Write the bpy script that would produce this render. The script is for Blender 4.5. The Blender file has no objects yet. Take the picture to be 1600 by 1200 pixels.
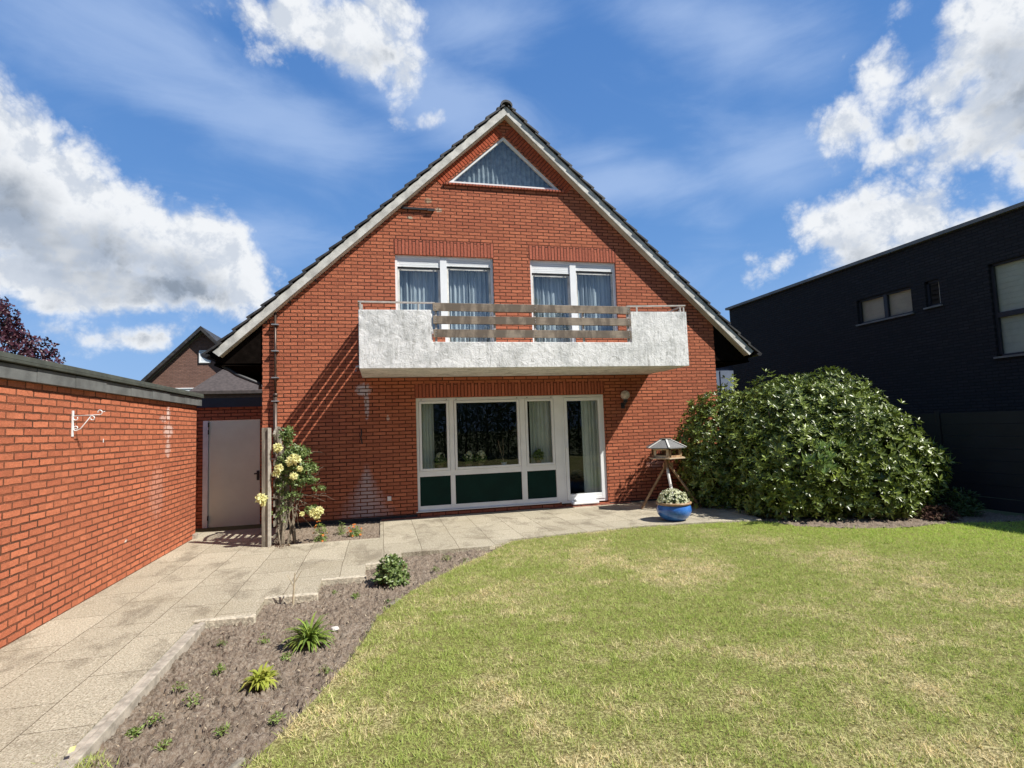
import bpy, bmesh, math, random
import numpy as np
from mathutils import Vector, Matrix, noise
random.seed(7); RNG = np.random.default_rng(7)
S = bpy.context.scene
C = S.collection
R = math.radians

# ------------------------------------------------------------------ camera
F_PX, YAW, PITCH, ROLL = 857.262, 0.237392, 0.0785714, -0.0346593
cam = bpy.data.cameras.new("camera"); co = bpy.data.objects.new("camera", cam); C.objects.link(co)
cam.sensor_width = 36.0; cam.lens = F_PX / 1600 * 36.0; cam.clip_start = 0.05; cam.clip_end = 2000
fw = Vector((math.sin(YAW) * math.cos(PITCH), math.cos(YAW) * math.cos(PITCH), math.sin(PITCH)))
rt = Vector((math.cos(YAW), -math.sin(YAW), 0)); up = rt.cross(fw)
r2 = rt * math.cos(ROLL) + up * math.sin(ROLL); u2 = up * math.cos(ROLL) - rt * math.sin(ROLL)
CAM = Vector((2.0386, -10.5314, 1.6121))
m = Matrix((r2, u2, -fw)).transposed().to_4x4(); m.translation = CAM; co.matrix_world = m
S.camera = co

# ------------------------------------------------------------------ sun, sky, exposure
SUN = Vector((0.71, -0.50, 1.0)).normalized()
sl = bpy.data.lights.new("sun", 'SUN'); sl.energy = 5.0; sl.angle = R(0.53); sl.color = (1.0, 0.955, 0.88)
so = bpy.data.objects.new("sun", sl); C.objects.link(so); so.location = (20, -20, 30)
so.rotation_euler = SUN.to_track_quat('Z', 'Y').to_euler()
S.view_settings.view_transform = 'Standard'; S.view_settings.look = 'None'
S.view_settings.gamma = 1.0; S.view_settings.exposure = 0.50
S.render.engine = 'CYCLES'
S.cycles.max_bounces = 8; S.cycles.transparent_max_bounces = 16

class NT:
    """small node helper"""
    def __init__(s, tree): s.t = tree; s.n = tree.nodes; s.l = tree.links
    def new(s, typ, **k):
        n = s.n.new(typ)
        for a, b in k.items(): setattr(n, a, b)
        return n
    def put(s, sock, v):
        if v is None: return
        if hasattr(v, 'is_output') or isinstance(v, bpy.types.NodeSocket): s.l.new(v, sock)
        else:
            if isinstance(v, tuple) and len(v) == 3 and sock.type == 'RGBA': v = v + (1,)
            sock.default_value = v
    def math(s, op, a, b=None, c=None, clamp=False):
        n = s.new('ShaderNodeMath', operation=op, use_clamp=clamp)
        for i, v in enumerate((a, b, c)):
            if v is not None: s.put(n.inputs[i], v)
        return n.outputs[0]
    def mix(s, f, a, b, mode='MIX'):
        n = s.new('ShaderNodeMix', data_type='RGBA', blend_type=mode)
        s.put(n.inputs[0], f); s.put(n.inputs[6], a); s.put(n.inputs[7], b)
        return n.outputs[2]
    def ss(s, v, a, b, lo=0.0, hi=1.0):
        n = s.new('ShaderNodeMapRange', interpolation_type='SMOOTHSTEP')
        s.put(n.inputs[0], v); s.put(n.inputs[1], a); s.put(n.inputs[2], b); s.put(n.inputs[3], lo); s.put(n.inputs[4], hi)
        return n.outputs[0]
    def noise(s, vec, scale, detail=4, rough=0.55, dist=0.0):
        n = s.new('ShaderNodeTexNoise'); s.put(n.inputs['Vector'], vec)
        n.inputs['Scale'].default_value = scale; n.inputs['Detail'].default_value = detail
        n.inputs['Roughness'].default_value = rough; n.inputs['Distortion'].default_value = dist
        return n.outputs[0]
    def mapping(s, vec, loc=(0, 0, 0), rot=(0, 0, 0), sc=(1, 1, 1), typ='POINT'):
        n = s.new('ShaderNodeMapping', vector_type=typ); s.put(n.inputs[0], vec)
        n.inputs[1].default_value = loc; n.inputs[2].default_value = rot; n.inputs[3].default_value = sc
        return n.outputs[0]
    def bump(s, h, strength, dist=0.01, normal=None):
        n = s.new('ShaderNodeBump'); s.put(n.inputs['Height'], h)
        n.inputs['Strength'].default_value = strength; n.inputs['Distance'].default_value = dist
        if normal is not None: s.l.new(normal, n.inputs['Normal'])
        return n.outputs[0]
    def xyz(s, vec):
        n = s.new('ShaderNodeSeparateXYZ'); s.put(n.inputs[0], vec); return n.outputs
    def comb(s, x, y, z=0.0):
        n = s.new('ShaderNodeCombineXYZ')
        for i, v in enumerate((x, y, z)): s.put(n.inputs[i], v)
        return n.outputs[0]

CU = [(-0.497, 0.338, 0.112, 0.126, 0.22), (-0.418, 0.312, 0.139, 0.1, -0.04), (-0.303, 0.283, 0.139, 0.084, -0.29), (-0.23, 0.251, 0.078, 0.057, -0.11), (-0.439, 0.228, 0.238, 0.045, 0.04), (-0.551, 0.412, 0.10, 0.085, 0.29), (-0.384, 0.158, 0.079, 0.021, 0.15), (-0.459, 0.163, 0.029, 0.014, 0.09), (-0.478, 0.131, 0.042, 0.012, 0.06), (-0.15, 0.634, 0.106, 0.036, 0.14), (-0.04, 0.637, 0.1, 0.055, -0.17), (0.03, 0.668, 0.072, 0.041, 0.06), (0.046, 0.59, 0.036, 0.043, -0.21), (0.1, 0.532, 0.029, 0.012, 0.3), (1.002, 0.489, 0.078, 0.096, -0.43), (0.978, 0.383, 0.081, 0.074, -0.16), (0.859, 0.481, 0.056, 0.052, 0.02), (0.82, 0.43, 0.063, 0.05, 0.07), (0.866, 0.377, 0.055, 0.029, -0.29), (0.932, 0.345, 0.033, 0.022, -0.3), (1.007, 0.296, 0.025, 0.024, -0.31), (0.895, 0.553, 0.015, 0.007, -0.37), (1.06, 0.43, 0.11, 0.13, 0.0), (0.93, 0.43, 0.06, 0.06, 0.0), (0.809, 0.291, 0.09, 0.069, 0.07), (0.716, 0.255, 0.058, 0.029, 0.21), (0.889, 0.277, 0.08, 0.048, -0.44), (0.847, 0.236, 0.11, 0.043, 0.1)]
WI = [(-0.129, 0.483, 0.142, 0.048, -0.06), (-0.333, 0.535, 0.306, 0.062, -0.15), (-0.054, 0.467, 0.057, 0.029, 0.37), (0.663, 0.59, 0.15, 0.057, -0.4), (0.57, 0.639, 0.129, 0.04, -0.22), (0.463, 0.409, 0.184, 0.042, -0.02), (0.408, 0.461, 0.057, 0.018, 0.11), (0.602, 0.334, 0.032, 0.03, -0.8), (0.2, 0.658, 0.148, 0.051, -0.04), (0.064, 0.587, 0.225, 0.061, -0.42), (-0.295, 0.303, 0.197, 0.058, 0.1), (0.689, 0.412, 0.102, 0.048, -0.06)]

def build_world():
    w = bpy.data.worlds.new("World"); S.world = w; w.use_nodes = True
    t = NT(w.node_tree); t.n.clear()
    out = t.new('ShaderNodeOutputWorld'); bg = t.new('ShaderNodeBackground')
    sky = t.new('ShaderNodeTexSky', sky_type='NISHITA')
    sky.sun_disc = False; sky.sun_elevation = math.asin(SUN.z); sky.sun_rotation = math.atan2(SUN.x, SUN.y)
    sky.altitude = 20; sky.air_density = 1.0; sky.dust_density = 0.5; sky.ozone_density = 2.0
    hs = t.new('ShaderNodeHueSaturation'); hs.inputs['Saturation'].default_value = 1.22; hs.inputs['Value'].default_value = 0.95
    t.l.new(sky.outputs[0], hs.inputs['Color'])
    d = t.new('ShaderNodeTexCoord').outputs['Generated']
    nrm = t.new('ShaderNodeVectorMath', operation='NORMALIZE'); t.put(nrm.inputs[0], d); d = nrm.outputs[0]
    x, y, z = t.xyz(d)
    az = t.math('ARCTAN2', x, y); el = t.math('ARCSINE', z)
    P = t.comb(az, el)
    # domain warp so that the cloud outlines are ragged
    wn = t.new('ShaderNodeTexNoise'); t.put(wn.inputs['Vector'], d); wn.inputs['Scale'].default_value = 7; wn.inputs['Detail'].default_value = 5
    off = t.new('ShaderNodeVectorMath', operation='SUBTRACT'); t.l.new(wn.outputs['Color'], off.inputs[0]); off.inputs[1].default_value = (.5, .5, .5)
    sc = t.new('ShaderNodeVectorMath', operation='MULTIPLY'); t.l.new(off.outputs[0], sc.inputs[0]); sc.inputs[1].default_value = (.10, .06, 0)
    ad = t.new('ShaderNodeVectorMath', operation='ADD'); t.l.new(P, ad.inputs[0]); t.l.new(sc.outputs[0], ad.inputs[1]); PW = ad.outputs[0]
    def field(blobs, P, k=.050):
        cur = None
        for (a, e, rx, ry, ro) in blobs:
            v = t.mapping(P, (a, e, 0), (0, 0, ro), (rx, ry, 1), 'TEXTURE')
            ln = t.new('ShaderNodeVectorMath', operation='LENGTH'); t.l.new(v, ln.inputs[0])
            dd = t.math('MULTIPLY', t.math('SUBTRACT', ln.outputs['Value'], 1.0), max(rx, ry) * .35 + min(rx, ry) * .65)
            cur = dd if cur is None else t.math('SMOOTH_MIN', cur, dd, 0.03)
        return t.math('DIVIDE', cur, -k)
    def puff(v):
        n = t.noise(v, 8, 12, 0.62)
        vo = t.new('ShaderNodeTexVoronoi', feature='F1'); t.put(vo.inputs['Vector'], v); vo.inputs['Scale'].default_value = 17
        vo.inputs['Detail'].default_value = 4; vo.inputs['Roughness'].default_value = .55; vo.inputs['Lacunarity'].default_value = 2.3
        return t.math('ADD', t.math('MULTIPLY', t.math('SUBTRACT', n, .5), 2.4), t.math('MULTIPLY', t.math('SUBTRACT', .80, vo.outputs['Distance']), .75))
    wv3 = t.new('ShaderNodeVectorMath', operation='MULTIPLY_ADD'); t.l.new(off.outputs[0], wv3.inputs[0]); wv3.inputs[1].default_value = (.05, .05, .05); t.l.new(d, wv3.inputs[2])
    dw = wv3.outputs[0]
    fbm = puff(dw)
    f = t.math('MINIMUM', field(CU, PW), 1.7)
    dens_raw = t.math('ADD', f, fbm)
    dens = t.ss(dens_raw, -0.35, 0.60)
    # thickness seen from below: bright rim, grey belly; a second lookup shifted towards the sun lights the sunward side
    dsh = t.new('ShaderNodeVectorMath', operation='ADD'); t.l.new(dw, dsh.inputs[0]); dsh.inputs[1].default_value = (0.012, 0.0, 0.020)
    fb2 = puff(dsh.outputs[0])
    lit = t.ss(t.math('SUBTRACT', fbm, fb2), -0.30, 0.25)
    up_ = t.new('ShaderNodeVectorMath', operation='ADD'); t.l.new(PW, up_.inputs[0]); up_.inputs[1].default_value = (0.02, 0.055, 0)
    above = t.math('ADD', t.math('MINIMUM', field(CU, up_.outputs[0]), 2.0), t.math('MULTIPLY', fbm, .8))
    belly = t.math('MULTIPLY', t.ss(above, 0.15, 1.9), t.ss(dens_raw, .2, 1.0))
    low = t.noise(t.mapping(d, sc=(1, 1, 1.8)), 5.5, 4, 0.5)
    belly = t.math('MULTIPLY', belly, t.ss(low, 0.25, 0.52, .35, 1.0))
    cc = t.mix(belly, (9.8, 10.1, 10.5), (3.0, 3.6, 4.5))
    cc = t.mix(t.math('MULTIPLY', t.math('SUBTRACT', 1.0, lit), 0.55), cc, (4.8, 5.7, 7.2))
    # cirrus veil
    wv = t.noise(t.mapping(d, rot=(0.2, 0.5, 0.35), sc=(1.0, 1.0, 3.2)), 3.2, 7, 0.6, 0.6)
    fw_ = t.math('ADD', field(WI, PW), t.math('MULTIPLY', t.math('SUBTRACT', wv, 0.5), 2.2))
    fw_ = t.math('ADD', t.math('MAXIMUM', t.math('MINIMUM', field(WI, PW, .10), .8), -1.0), t.math('MULTIPLY', t.math('SUBTRACT', wv, 0.5), 2.2))
    veil = t.math('MULTIPLY', t.ss(fw_, -0.6, 1.0), 0.55)
    veil = t.math('MAXIMUM', veil, t.math('MULTIPLY', t.ss(wv, 0.45, 0.85), 0.30))
    hz = t.ss(el, 0.0, 0.35, 0.30, 0.0)
    base = t.mix(t.ss(el, 0.0, 0.75), (2.2, 4.7, 9.4), (1.05, 2.85, 7.2))       # deep summer blue, paler towards the horizon
    base = t.mix(0.20, base, hs.outputs[0])
    base = t.mix(hz, base, (5.6, 7.6, 10.5))
    # unseen sky behind the camera and overhead, darkened to weaken the fill light
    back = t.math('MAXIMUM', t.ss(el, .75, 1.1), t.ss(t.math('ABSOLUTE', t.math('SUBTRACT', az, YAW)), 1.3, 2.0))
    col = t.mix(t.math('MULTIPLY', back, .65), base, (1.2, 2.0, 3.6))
    col = t.mix(veil, col, (5.6, 7.2, 10.2))
    col = t.mix(dens, col, cc)
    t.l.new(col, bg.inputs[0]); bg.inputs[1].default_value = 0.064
    t.l.new(bg.outputs[0], out.inputs[0])
build_world()

# ------------------------------------------------------------------ tags
def tag(o, label=None, cat=None, group=None, kind=None):
    if label: o['label'] = label
    if cat: o['category'] = cat
    if group: o['group'] = group
    if kind: o['kind'] = kind
    return o
def empty(name, loc, label, cat, group=None):
    o = bpy.data.objects.new(name, None); o.location = loc; o.empty_display_size = .2; C.objects.link(o)
    return tag(o, label, cat, group)

# ------------------------------------------------------------------ materials
def mat(name):
    m = bpy.data.materials.new(name); m.use_nodes = True
    t = NT(m.node_tree); b = t.n['Principled BSDF']
    return m, t, b
def coord(t): return t.new('ShaderNodeTexCoord').outputs['Object']
def simple(name, col, rough=.6, var=.15, nscale=8, bump=.0, metal=0, bscale=60, spec=.5, bdist=.004):
    m, t, b = mat(name); c = coord(t)
    n = t.noise(c, nscale, 5, .6)
    dark = tuple(x * (1 - var) for x in col); lite = tuple(min(1, x * (1 + var)) for x in col)
    t.put(b.inputs['Base Color'], t.mix(t.ss(n, .3, .7), dark, lite))
    b.inputs['Roughness'].default_value = rough; b.inputs['Metallic'].default_value = metal
    b.inputs['Specular IOR Level'].default_value = spec
    if bump: t.put(b.inputs['Normal'], t.bump(t.noise(c, bscale, 4, .6), bump, bdist))
    return m

def brick_mat(name, ux, uy, base, alt, mortar, stains=None, fan=False, rough_amp=.5, width=.238, row=.0672):
    """ux, uy: which object axes run along / up the wall ('x','y','z')"""
    m, t, b = mat(name); c = coord(t); X = dict(zip('xyz', t.xyz(c)))
    u, v = X[ux], X[uy]
    uv = t.comb(u, v)
    wob = t.noise(c, 14, 2, .5)
    uvw = t.comb(t.math('ADD', u, t.math('MULTIPLY', t.math('SUBTRACT', wob, .5), .006)),
                 t.math('ADD', v, t.math('MULTIPLY', t.math('SUBTRACT', t.noise(c, 9, 4, .7), .5), .018)))
    br = t.new('ShaderNodeTexBrick', offset=.5, squash=1.0)
    t.put(br.inputs['Vector'], uvw)
    br.inputs['Scale'].default_value = 1; br.inputs['Mortar Size'].default_value = .0100
    br.inputs['Mortar Smooth'].default_value = .35; br.inputs['Bias'].default_value = 0.0
    br.inputs['Brick Width'].default_value = width; br.inputs['Row Height'].default_value = row
    t.put(br.inputs['Color1'], base); t.put(br.inputs['Color2'], alt); t.put(br.inputs['Mortar'], mortar)
    col = br.outputs['Color']
    n1 = t.noise(c, 2.0, 5, .6); n2 = t.noise(c, 38, 5, .72)
    cell = t.new('ShaderNodeTexWhiteNoise', noise_dimensions='2D')
    t.put(cell.inputs['Vector'], t.comb(t.math('FLOOR', t.math('DIVIDE', u, width * .5)), t.math('FLOOR', t.math('DIVIDE', v, row))))
    col = t.mix(t.ss(cell.outputs['Value'], .55, 1.0, 0, .45), col, tuple(x * .55 for x in base))
    col = t.mix(t.ss(n1, .35, .7, 0, .35), col, tuple(x * .62 for x in base))
    col = t.mix(t.ss(n2, .45, .8, 0, .55), col, tuple(x * .45 for x in base))
    n3 = t.noise(c, 110, 3, .6)
    col = t.mix(t.ss(n3, .56, .72, 0, .5), col, tuple(min(1, x * 1.5 + .04) for x in base))
    bf = br.outputs['Fac']
    if fan:   # lime bloom spreading in a fan towards the ground
        hw = t.ss(v, 1.0, .0, .07, .50)
        dx = t.math('ABSOLUTE', t.math('SUBTRACT', u, 1.78))
        k = t.math('SUBTRACT', t.math('DIVIDE', dx, hw), t.math('MULTIPLY', t.math('SUBTRACT', t.noise(c, 12, 6, .8), .5), 2.0))
        f = t.math('MULTIPLY', t.ss(k, 1.25, .1), t.ss(v, 1.08, .80))
        f = t.math('MULTIPLY', f, t.ss(bf, .8, .2))
        col = t.mix(t.math('MULTIPLY', f, .75), col, (.48, .42, .43))
    for (su, sv, ru, rv, amt, sc) in (stains or []):
        q = t.comb(t.math('DIVIDE', t.math('SUBTRACT', u, su), ru), t.math('DIVIDE', t.math('SUBTRACT', v, sv), rv))
        ln = t.new('ShaderNodeVectorMath', operation='LENGTH'); t.l.new(q, ln.inputs[0])
        f = t.math('ADD', t.math('SUBTRACT', 1.0, ln.outputs['Value']), t.math('MULTIPLY', t.math('SUBTRACT', t.noise(c, 26, 5, .7), .5), 2.2))
        f = t.math('MULTIPLY', t.math('MULTIPLY', t.ss(f, .0, .45), t.ss(ln.outputs['Value'], 1.5, .8)), t.ss(bf, .9, .3))
        col = t.mix(t.math('MULTIPLY', f, amt), col, sc)
    t.put(b.inputs['Base Color'], col)
    b.inputs['Roughness'].default_value = .85; b.inputs['Specular IOR Level'].default_value = .2
    h = t.math('MULTIPLY', t.math('SUBTRACT', 1.0, bf), 1.0)
    rel = t.math('MULTIPLY', t.noise(c, 26, 5, .7, .6), rough_amp * 2)
    n = t.bump(t.math('ADD', h, rel), 1.0, .013)
    t.put(b.inputs['Normal'], n)
    return m

BR1, BR2, MOR = (.57, .185, .096), (.40, .118, .064), (.040, .019, .012)
white_sp = (.72, .55, .48)
M = {}
M['brick'] = brick_mat('brick_gable', 'x', 'z', BR1, BR2, MOR, fan=True, stains=[
    (1.74, 2.40, .16, .14, .9, (.62, .56, .56)), (1.80, 2.15, .05, .35, .8, (.60, .52, .52)), (5.72, 2.40, .03, .10, .9, (.7, .66, .62)), (5.45, 2.27, .12, .04, .7, (.6, .5, .46)),
    (2.66, 5.74, .07, .035, 1, (.42, .36, .26)), (3.22, 5.93, .08, .05, 1, (.45, .38, .28)), (3.02, 6.10, .09, .07, .6, (.35, .33, .22)), (2.18, 1.86, .03, .07, .9, (.62, .46, .38)), (7.6, .75, .25, .12, .35, (.5, .4, .38))])
M['brick_side'] = brick_mat('brick_side', 'y', 'z', BR1, BR2, MOR)
M['brick_garage'] = brick_mat('brick_garage', 'y', 'z', (.60, .195, .098), (.43, .128, .066), (.075, .036, .022), stains=[
    (-1.72, 1.97, .09, .12, .9, white_sp), (-1.70, 1.74, .22, .12, .7, white_sp), (-1.72, 1.48, .12, .16, .6, white_sp), (-1.9, 1.9, .15, .06, .5, white_sp), (-3.0, .42, .05, .03, .9, (.7, .62, .55)), (-2.1, .9, .3, .4, .18, white_sp)])
M['brick_door'] = brick_mat('brick_recess', 'x', 'z', BR1, BR2, MOR)
M['soldier'] = brick_mat('brick_soldier', 'z', 'x', (.50, .150, .088), (.38, .105, .062), MOR, width=.62)
M['white'] = simple('white_frame_plastic', (.82, .84, .84), .35, .04, 3)
M['white_old'] = simple('aged_white_paint', (.54, .53, .49), .65, .24, 5, .4, bscale=40)
M['green_panel'] = simple('dark_green_panel', (.002, .022, .017), .6, .15, 3, spec=.15)
M['black'] = simple('black_metal', (.02, .02, .022), .5, .2, 6)
M['brown_metal'] = simple('brown_downpipe', (.075, .050, .038), .4, .25, 6, metal=.3)
M['zinc'] = simple('zinc_metal', (.45, .45, .44), .45, .2, 10, metal=.7)
M['steel_paint'] = simple('pale_rail_paint', (.50, .47, .43), .45, .15, 12, metal=.2)
M['soffit'] = simple('soffit_board', (.52, .47, .37), .7, .12, 4, .2, bscale=30)
M['shaded_wood'] = simple('shaded_eave_timber', (.008, .006, .005), 1.0, .3, 8, spec=0.0)  # brown timber taken near black, eave shade put into the colour
M['door_grey'] = simple('grey_door_paint', (.80, .86, .72), .45, .05, 2)
M['light_grey_paint'] = simple('pale_frame_paint', (.80, .84, .88), .45, .08, 5)
M['slate'] = simple('grey_roof_slate', (.125, .13, .125), .75, .25, 5, .4, bscale=60)
M['cap'] = simple('grey_green_roof_edge', (.050, .056, .044), .85, .25, 7, .4, bscale=50)
M['curtain_room'] = simple('pale_net_curtain', (.62, .66, .62), .9, .06, 3)
M['dark_interior'] = simple('dark_room', (.045, .04, .035), .9, .2, 3)
M['concrete'] = simple('plain_concrete', (.36, .32, .26), .9, .3, 12, .6, bscale=90)
M['globe'] = simple('dusty_glass_globe', (.50, .44, .38), .15, .35, 14)
M['socket'] = simple('white_socket_plastic', (.72, .68, .66), .5, .06, 10)

def tile_mat():
    m, t, b = mat('dark_roof_tile'); c = coord(t); x, y, z = t.xyz(c)
    n = t.noise(c, 6, 5, .6)
    t.put(b.inputs['Base Color'], t.mix(t.ss(n, .35, .7), (.018, .018, .02), (.06, .055, .05)))
    b.inputs['Roughness'].default_value = .6
    w = t.new('ShaderNodeTexWave', wave_type='BANDS', bands_direction='Y'); t.put(w.inputs[0], c); w.inputs['Scale'].default_value = 1.1
    t.put(b.inputs['Normal'], t.bump(w.outputs[1], .8, .02))
    return m
M['tile'] = tile_mat()

def plaster_mat():
    m, t, b = mat('rough_white_plaster'); c = coord(t)
    n1 = t.noise(c, 3.5, 6, .65); n2 = t.noise(c, 14, 6, .7, 1.2)
    vo = t.new('ShaderNodeTexNoise'); t.put(vo.inputs['Vector'], c); vo.inputs['Scale'].default_value = 7; vo.inputs['Detail'].default_value = 9; vo.inputs['Roughness'].default_value = .72; vo.inputs['Distortion'].default_value = .7
    col = t.mix(t.ss(n1, .42, .72, 0, .75), (.80, .80, .79), (.42, .43, .42))
    x, y, z = t.xyz(c)
    drip = t.noise(t.mapping(c, sc=(6, 6, .8)), 3, 5, .7)
    col = t.mix(t.math('MULTIPLY', t.ss(drip, .48, .66), t.ss(n2, .36, .60, 0, .75)), col, (.30, .30, .28))
    col = t.mix(t.ss(t.noise(c, 30, 4, .7), .62, .74, 0, .5), col, (.40, .38, .35))
    t.put(b.inputs['Base Color'], col); b.inputs['Roughness'].default_value = .85
    h = t.math('ADD', t.math('MULTIPLY', vo.outputs[0], 1.0), t.math('MULTIPLY', n2, .35))
    t.put(b.inputs['Normal'], t.bump(h, .75, .030))
    return m
M['plaster'] = plaster_mat()

def board_mat():
    m, t, b = mat('weathered_grooved_board'); c = coord(t); x, y, z = t.xyz(c)
    st = t.noise(t.mapping(c, rot=(0, R(-35), 0), sc=(1, 1, .35)), 5, 4, .6)
    col = t.mix(t.ss(st, .42, .62), (.14, .105, .075), (.33, .265, .20))
    fine = t.noise(t.mapping(c, sc=(2, 1, 60)), 4, 4, .6)
    col = t.mix(t.ss(fine, .4, .7, 0, .5), col, (.09, .08, .07))
    t.put(b.inputs['Base Color'], col); b.inputs['Roughness'].default_value = .75
    w = t.math('SINE', t.math('MULTIPLY', t.math('ADD', z, y), 380))
    t.put(b.inputs['Normal'], t.bump(w, .7, .004))
    return m
M['board'] = board_mat()

def wood_mat(name, c1, c2, axis='z', sc=18):
    m, t, b = mat(name); c = coord(t)
    s = {'x': (.12, 1, 1), 'y': (1, .12, 1), 'z': (1, 1, .12)}[axis]
    n = t.noise(t.mapping(c, sc=s), sc, 5, .65, .4)
    t.put(b.inputs['Base Color'], t.mix(t.ss(n, .35, .68), c1, c2)); b.inputs['Roughness'].default_value = .8
    t.put(b.inputs['Normal'], t.bump(n, .5, .006))
    return m
M['old_wood'] = wood_mat('weathered_grey_post_wood', (.13, .11, .085), (.33, .30, .24))
M['feeder_wood'] = wood_mat('feeder_brown_wood', (.22, .12, .06), (.48, .32, .18))
M['feeder_pale'] = wood_mat('feeder_pale_wood', (.50, .38, .24), (.66, .52, .36), 'x')
M['bark'] = wood_mat('dark_bark', (.05, .038, .028), (.14, .11, .085))
def birch():
    m, t, b = mat('birch_bark'); c = coord(t); x, y, z = t.xyz(c)
    n = t.noise(t.mapping(c, sc=(1, 1, 6)), 7, 4, .6)
    col = t.mix(t.ss(n, .56, .66), (.72, .70, .66), (.08, .07, .06))
    col = t.mix(t.ss(z, .70, .78), col, (.25, .15, .09))
    t.put(b.inputs['Base Color'], col); b.inputs['Roughness'].default_value = .8
    return m
M['birch'] = birch()
def felt():
    m, t, b = mat('grey_roofing_felt'); c = coord(t)
    n = t.noise(c, 160, 3, .7)
    t.put(b.inputs['Base Color'], t.mix(t.ss(n, .35, .65), (.08, .08, .08), (.27, .27, .265))); b.inputs['Roughness'].default_value = .95
    t.put(b.inputs['Normal'], t.bump(n, .5, .003))
    return m
M['felt'] = felt()

def glass_mat(name='window_glass', ior=1.7, tint=(.80, .84, .82)):
    m, t, b = mat(name); t.n.remove(b)
    out = t.n['Material Output']
    lw_ = t.new('ShaderNodeLayerWeight'); lw_.inputs[0].default_value = .5; f0 = ((ior - 1) / (ior + 1)) ** 2 * 1.5
    fr_ = t.math('ADD', f0, t.math('MULTIPLY', t.math('POWER', lw_.outputs['Facing'], 5.0), 1 - f0), clamp=True)
    tr = t.new('ShaderNodeBsdfTransparent'); t.put(tr.inputs[0], tint)
    gl = t.new('ShaderNodeBsdfGlossy'); gl.inputs['Roughness'].default_value = 0.0; t.put(gl.inputs[0], (.95, .97, 1.0))
    c = coord(t)
    t.put(gl.inputs['Normal'], t.bump(t.noise(c, 1.7, 2, .5), .10, .01))
    mx = t.new('ShaderNodeMixShader'); t.l.new(fr_, mx.inputs[0]); t.l.new(tr.outputs[0], mx.inputs[1]); t.l.new(gl.outputs[0], mx.inputs[2])
    t.l.new(mx.outputs[0], out.inputs[0])
    return m
M['glass'] = glass_mat('window_glass', 1.5)
M['glass_up'] = glass_mat('coated_window_glass', 1.9, (.78, .86, .90))

def glaze():
    m, t, b = mat('blue_glaze'); c = coord(t); x, y, z = t.xyz(c)
    n = t.noise(c, 9, 4, .6)
    t.put(b.inputs['Base Color'], t.mix(t.ss(n, .35, .7), (.030, .12, .42), (.06, .21, .60)))
    b.inputs['Roughness'].default_value = .18; b.inputs['Coat Weight'].default_value = .5
    return m
M['glaze'] = glaze()
M['terracotta'] = simple('glazed_tan_rim', (.36, .23, .13), .4, .2, 20)

def paving_mat():
    m, t, b = mat('exposed_aggregate_slabs'); c = coord(t); x, y, z = t.xyz(c)
    # slab grid 0.5 x 0.75 m, staggered rows
    wob = t.math('MULTIPLY', t.math('SUBTRACT', t.noise(c, 1.4, 3, .6), .5), .035)
    uv = t.comb(t.math('ADD', t.math('ADD', y, 12.02), wob), t.math('SUBTRACT', t.math('ADD', x, 20.44 + .47 * 0), wob))
    br = t.new('ShaderNodeTexBrick', offset=.5); t.put(br.inputs['Vector'], uv)
    br.inputs['Scale'].default_value = 1; br.inputs['Brick Width'].default_value = .75; br.inputs['Row Height'].default_value = .5
    br.inputs['Mortar Size'].default_value = .0035; br.inputs['Mortar Smooth'].default_value = .3
    t.put(br.inputs['Color1'], (.56, .505, .385)); t.put(br.inputs['Color2'], (.45, .405, .305)); t.put(br.inputs['Mortar'], (.12, .095, .06))
    col = br.outputs['Color']
    gr = t.noise(c, 75, 3, .7); g2 = t.noise(c, 34, 4, .7)
    col = t.mix(t.ss(gr, .46, .60, 0, .65), col, (.19, .155, .10))
    col = t.mix(t.ss(g2, .52, .68, 0, .6), col, (.72, .65, .52))
    st = t.noise(t.mapping(c, sc=(1.0, .6, 1)), 2.1, 7, .72, .5)
    col = t.mix(t.math('MULTIPLY', t.ss(st, .48, .66), t.ss(gr, .30, .60, .30, .85)), col, (.19, .16, .115))
    s2 = t.noise(c, .8, 5, .6)
    col = t.mix(t.ss(s2, .5, .7, 0, .25), col, (.30, .25, .16))
    t.put(b.inputs['Base Color'], col); b.inputs['Roughness'].default_value = .95; b.inputs['Specular IOR Level'].default_value = .2
    h = t.math('ADD', t.math('ADD', t.math('MULTIPLY', t.math('SUBTRACT', 1.0, br.outputs['Fac']), 1.0), t.math('MULTIPLY', gr, .9)), t.math('MULTIPLY', g2, 1.2))
    t.put(b.inputs['Normal'], t.bump(h, 1.0, .011))
    return m
M['paving'] = paving_mat()

def soil_mat():
    m, t, b = mat('dry_garden_soil'); c = coord(t)
    n = t.noise(c, 4, 6, .7); n2 = t.noise(c, 55, 5, .7)
    col = t.mix(t.ss(n, .35, .7), (.30, .255, .205), (.43, .375, .305))
    col = t.mix(t.ss(n2, .40, .62, 0, .6), (.20, .15, .11), col)
    t.put(b.inputs['Base Color'], col); b.inputs['Roughness'].default_value = 1; b.inputs['Specular IOR Level'].default_value = .1
    t.put(b.inputs['Normal'], t.bump(n2, .9, .02))
    return m
M['soil'] = soil_mat()

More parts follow.
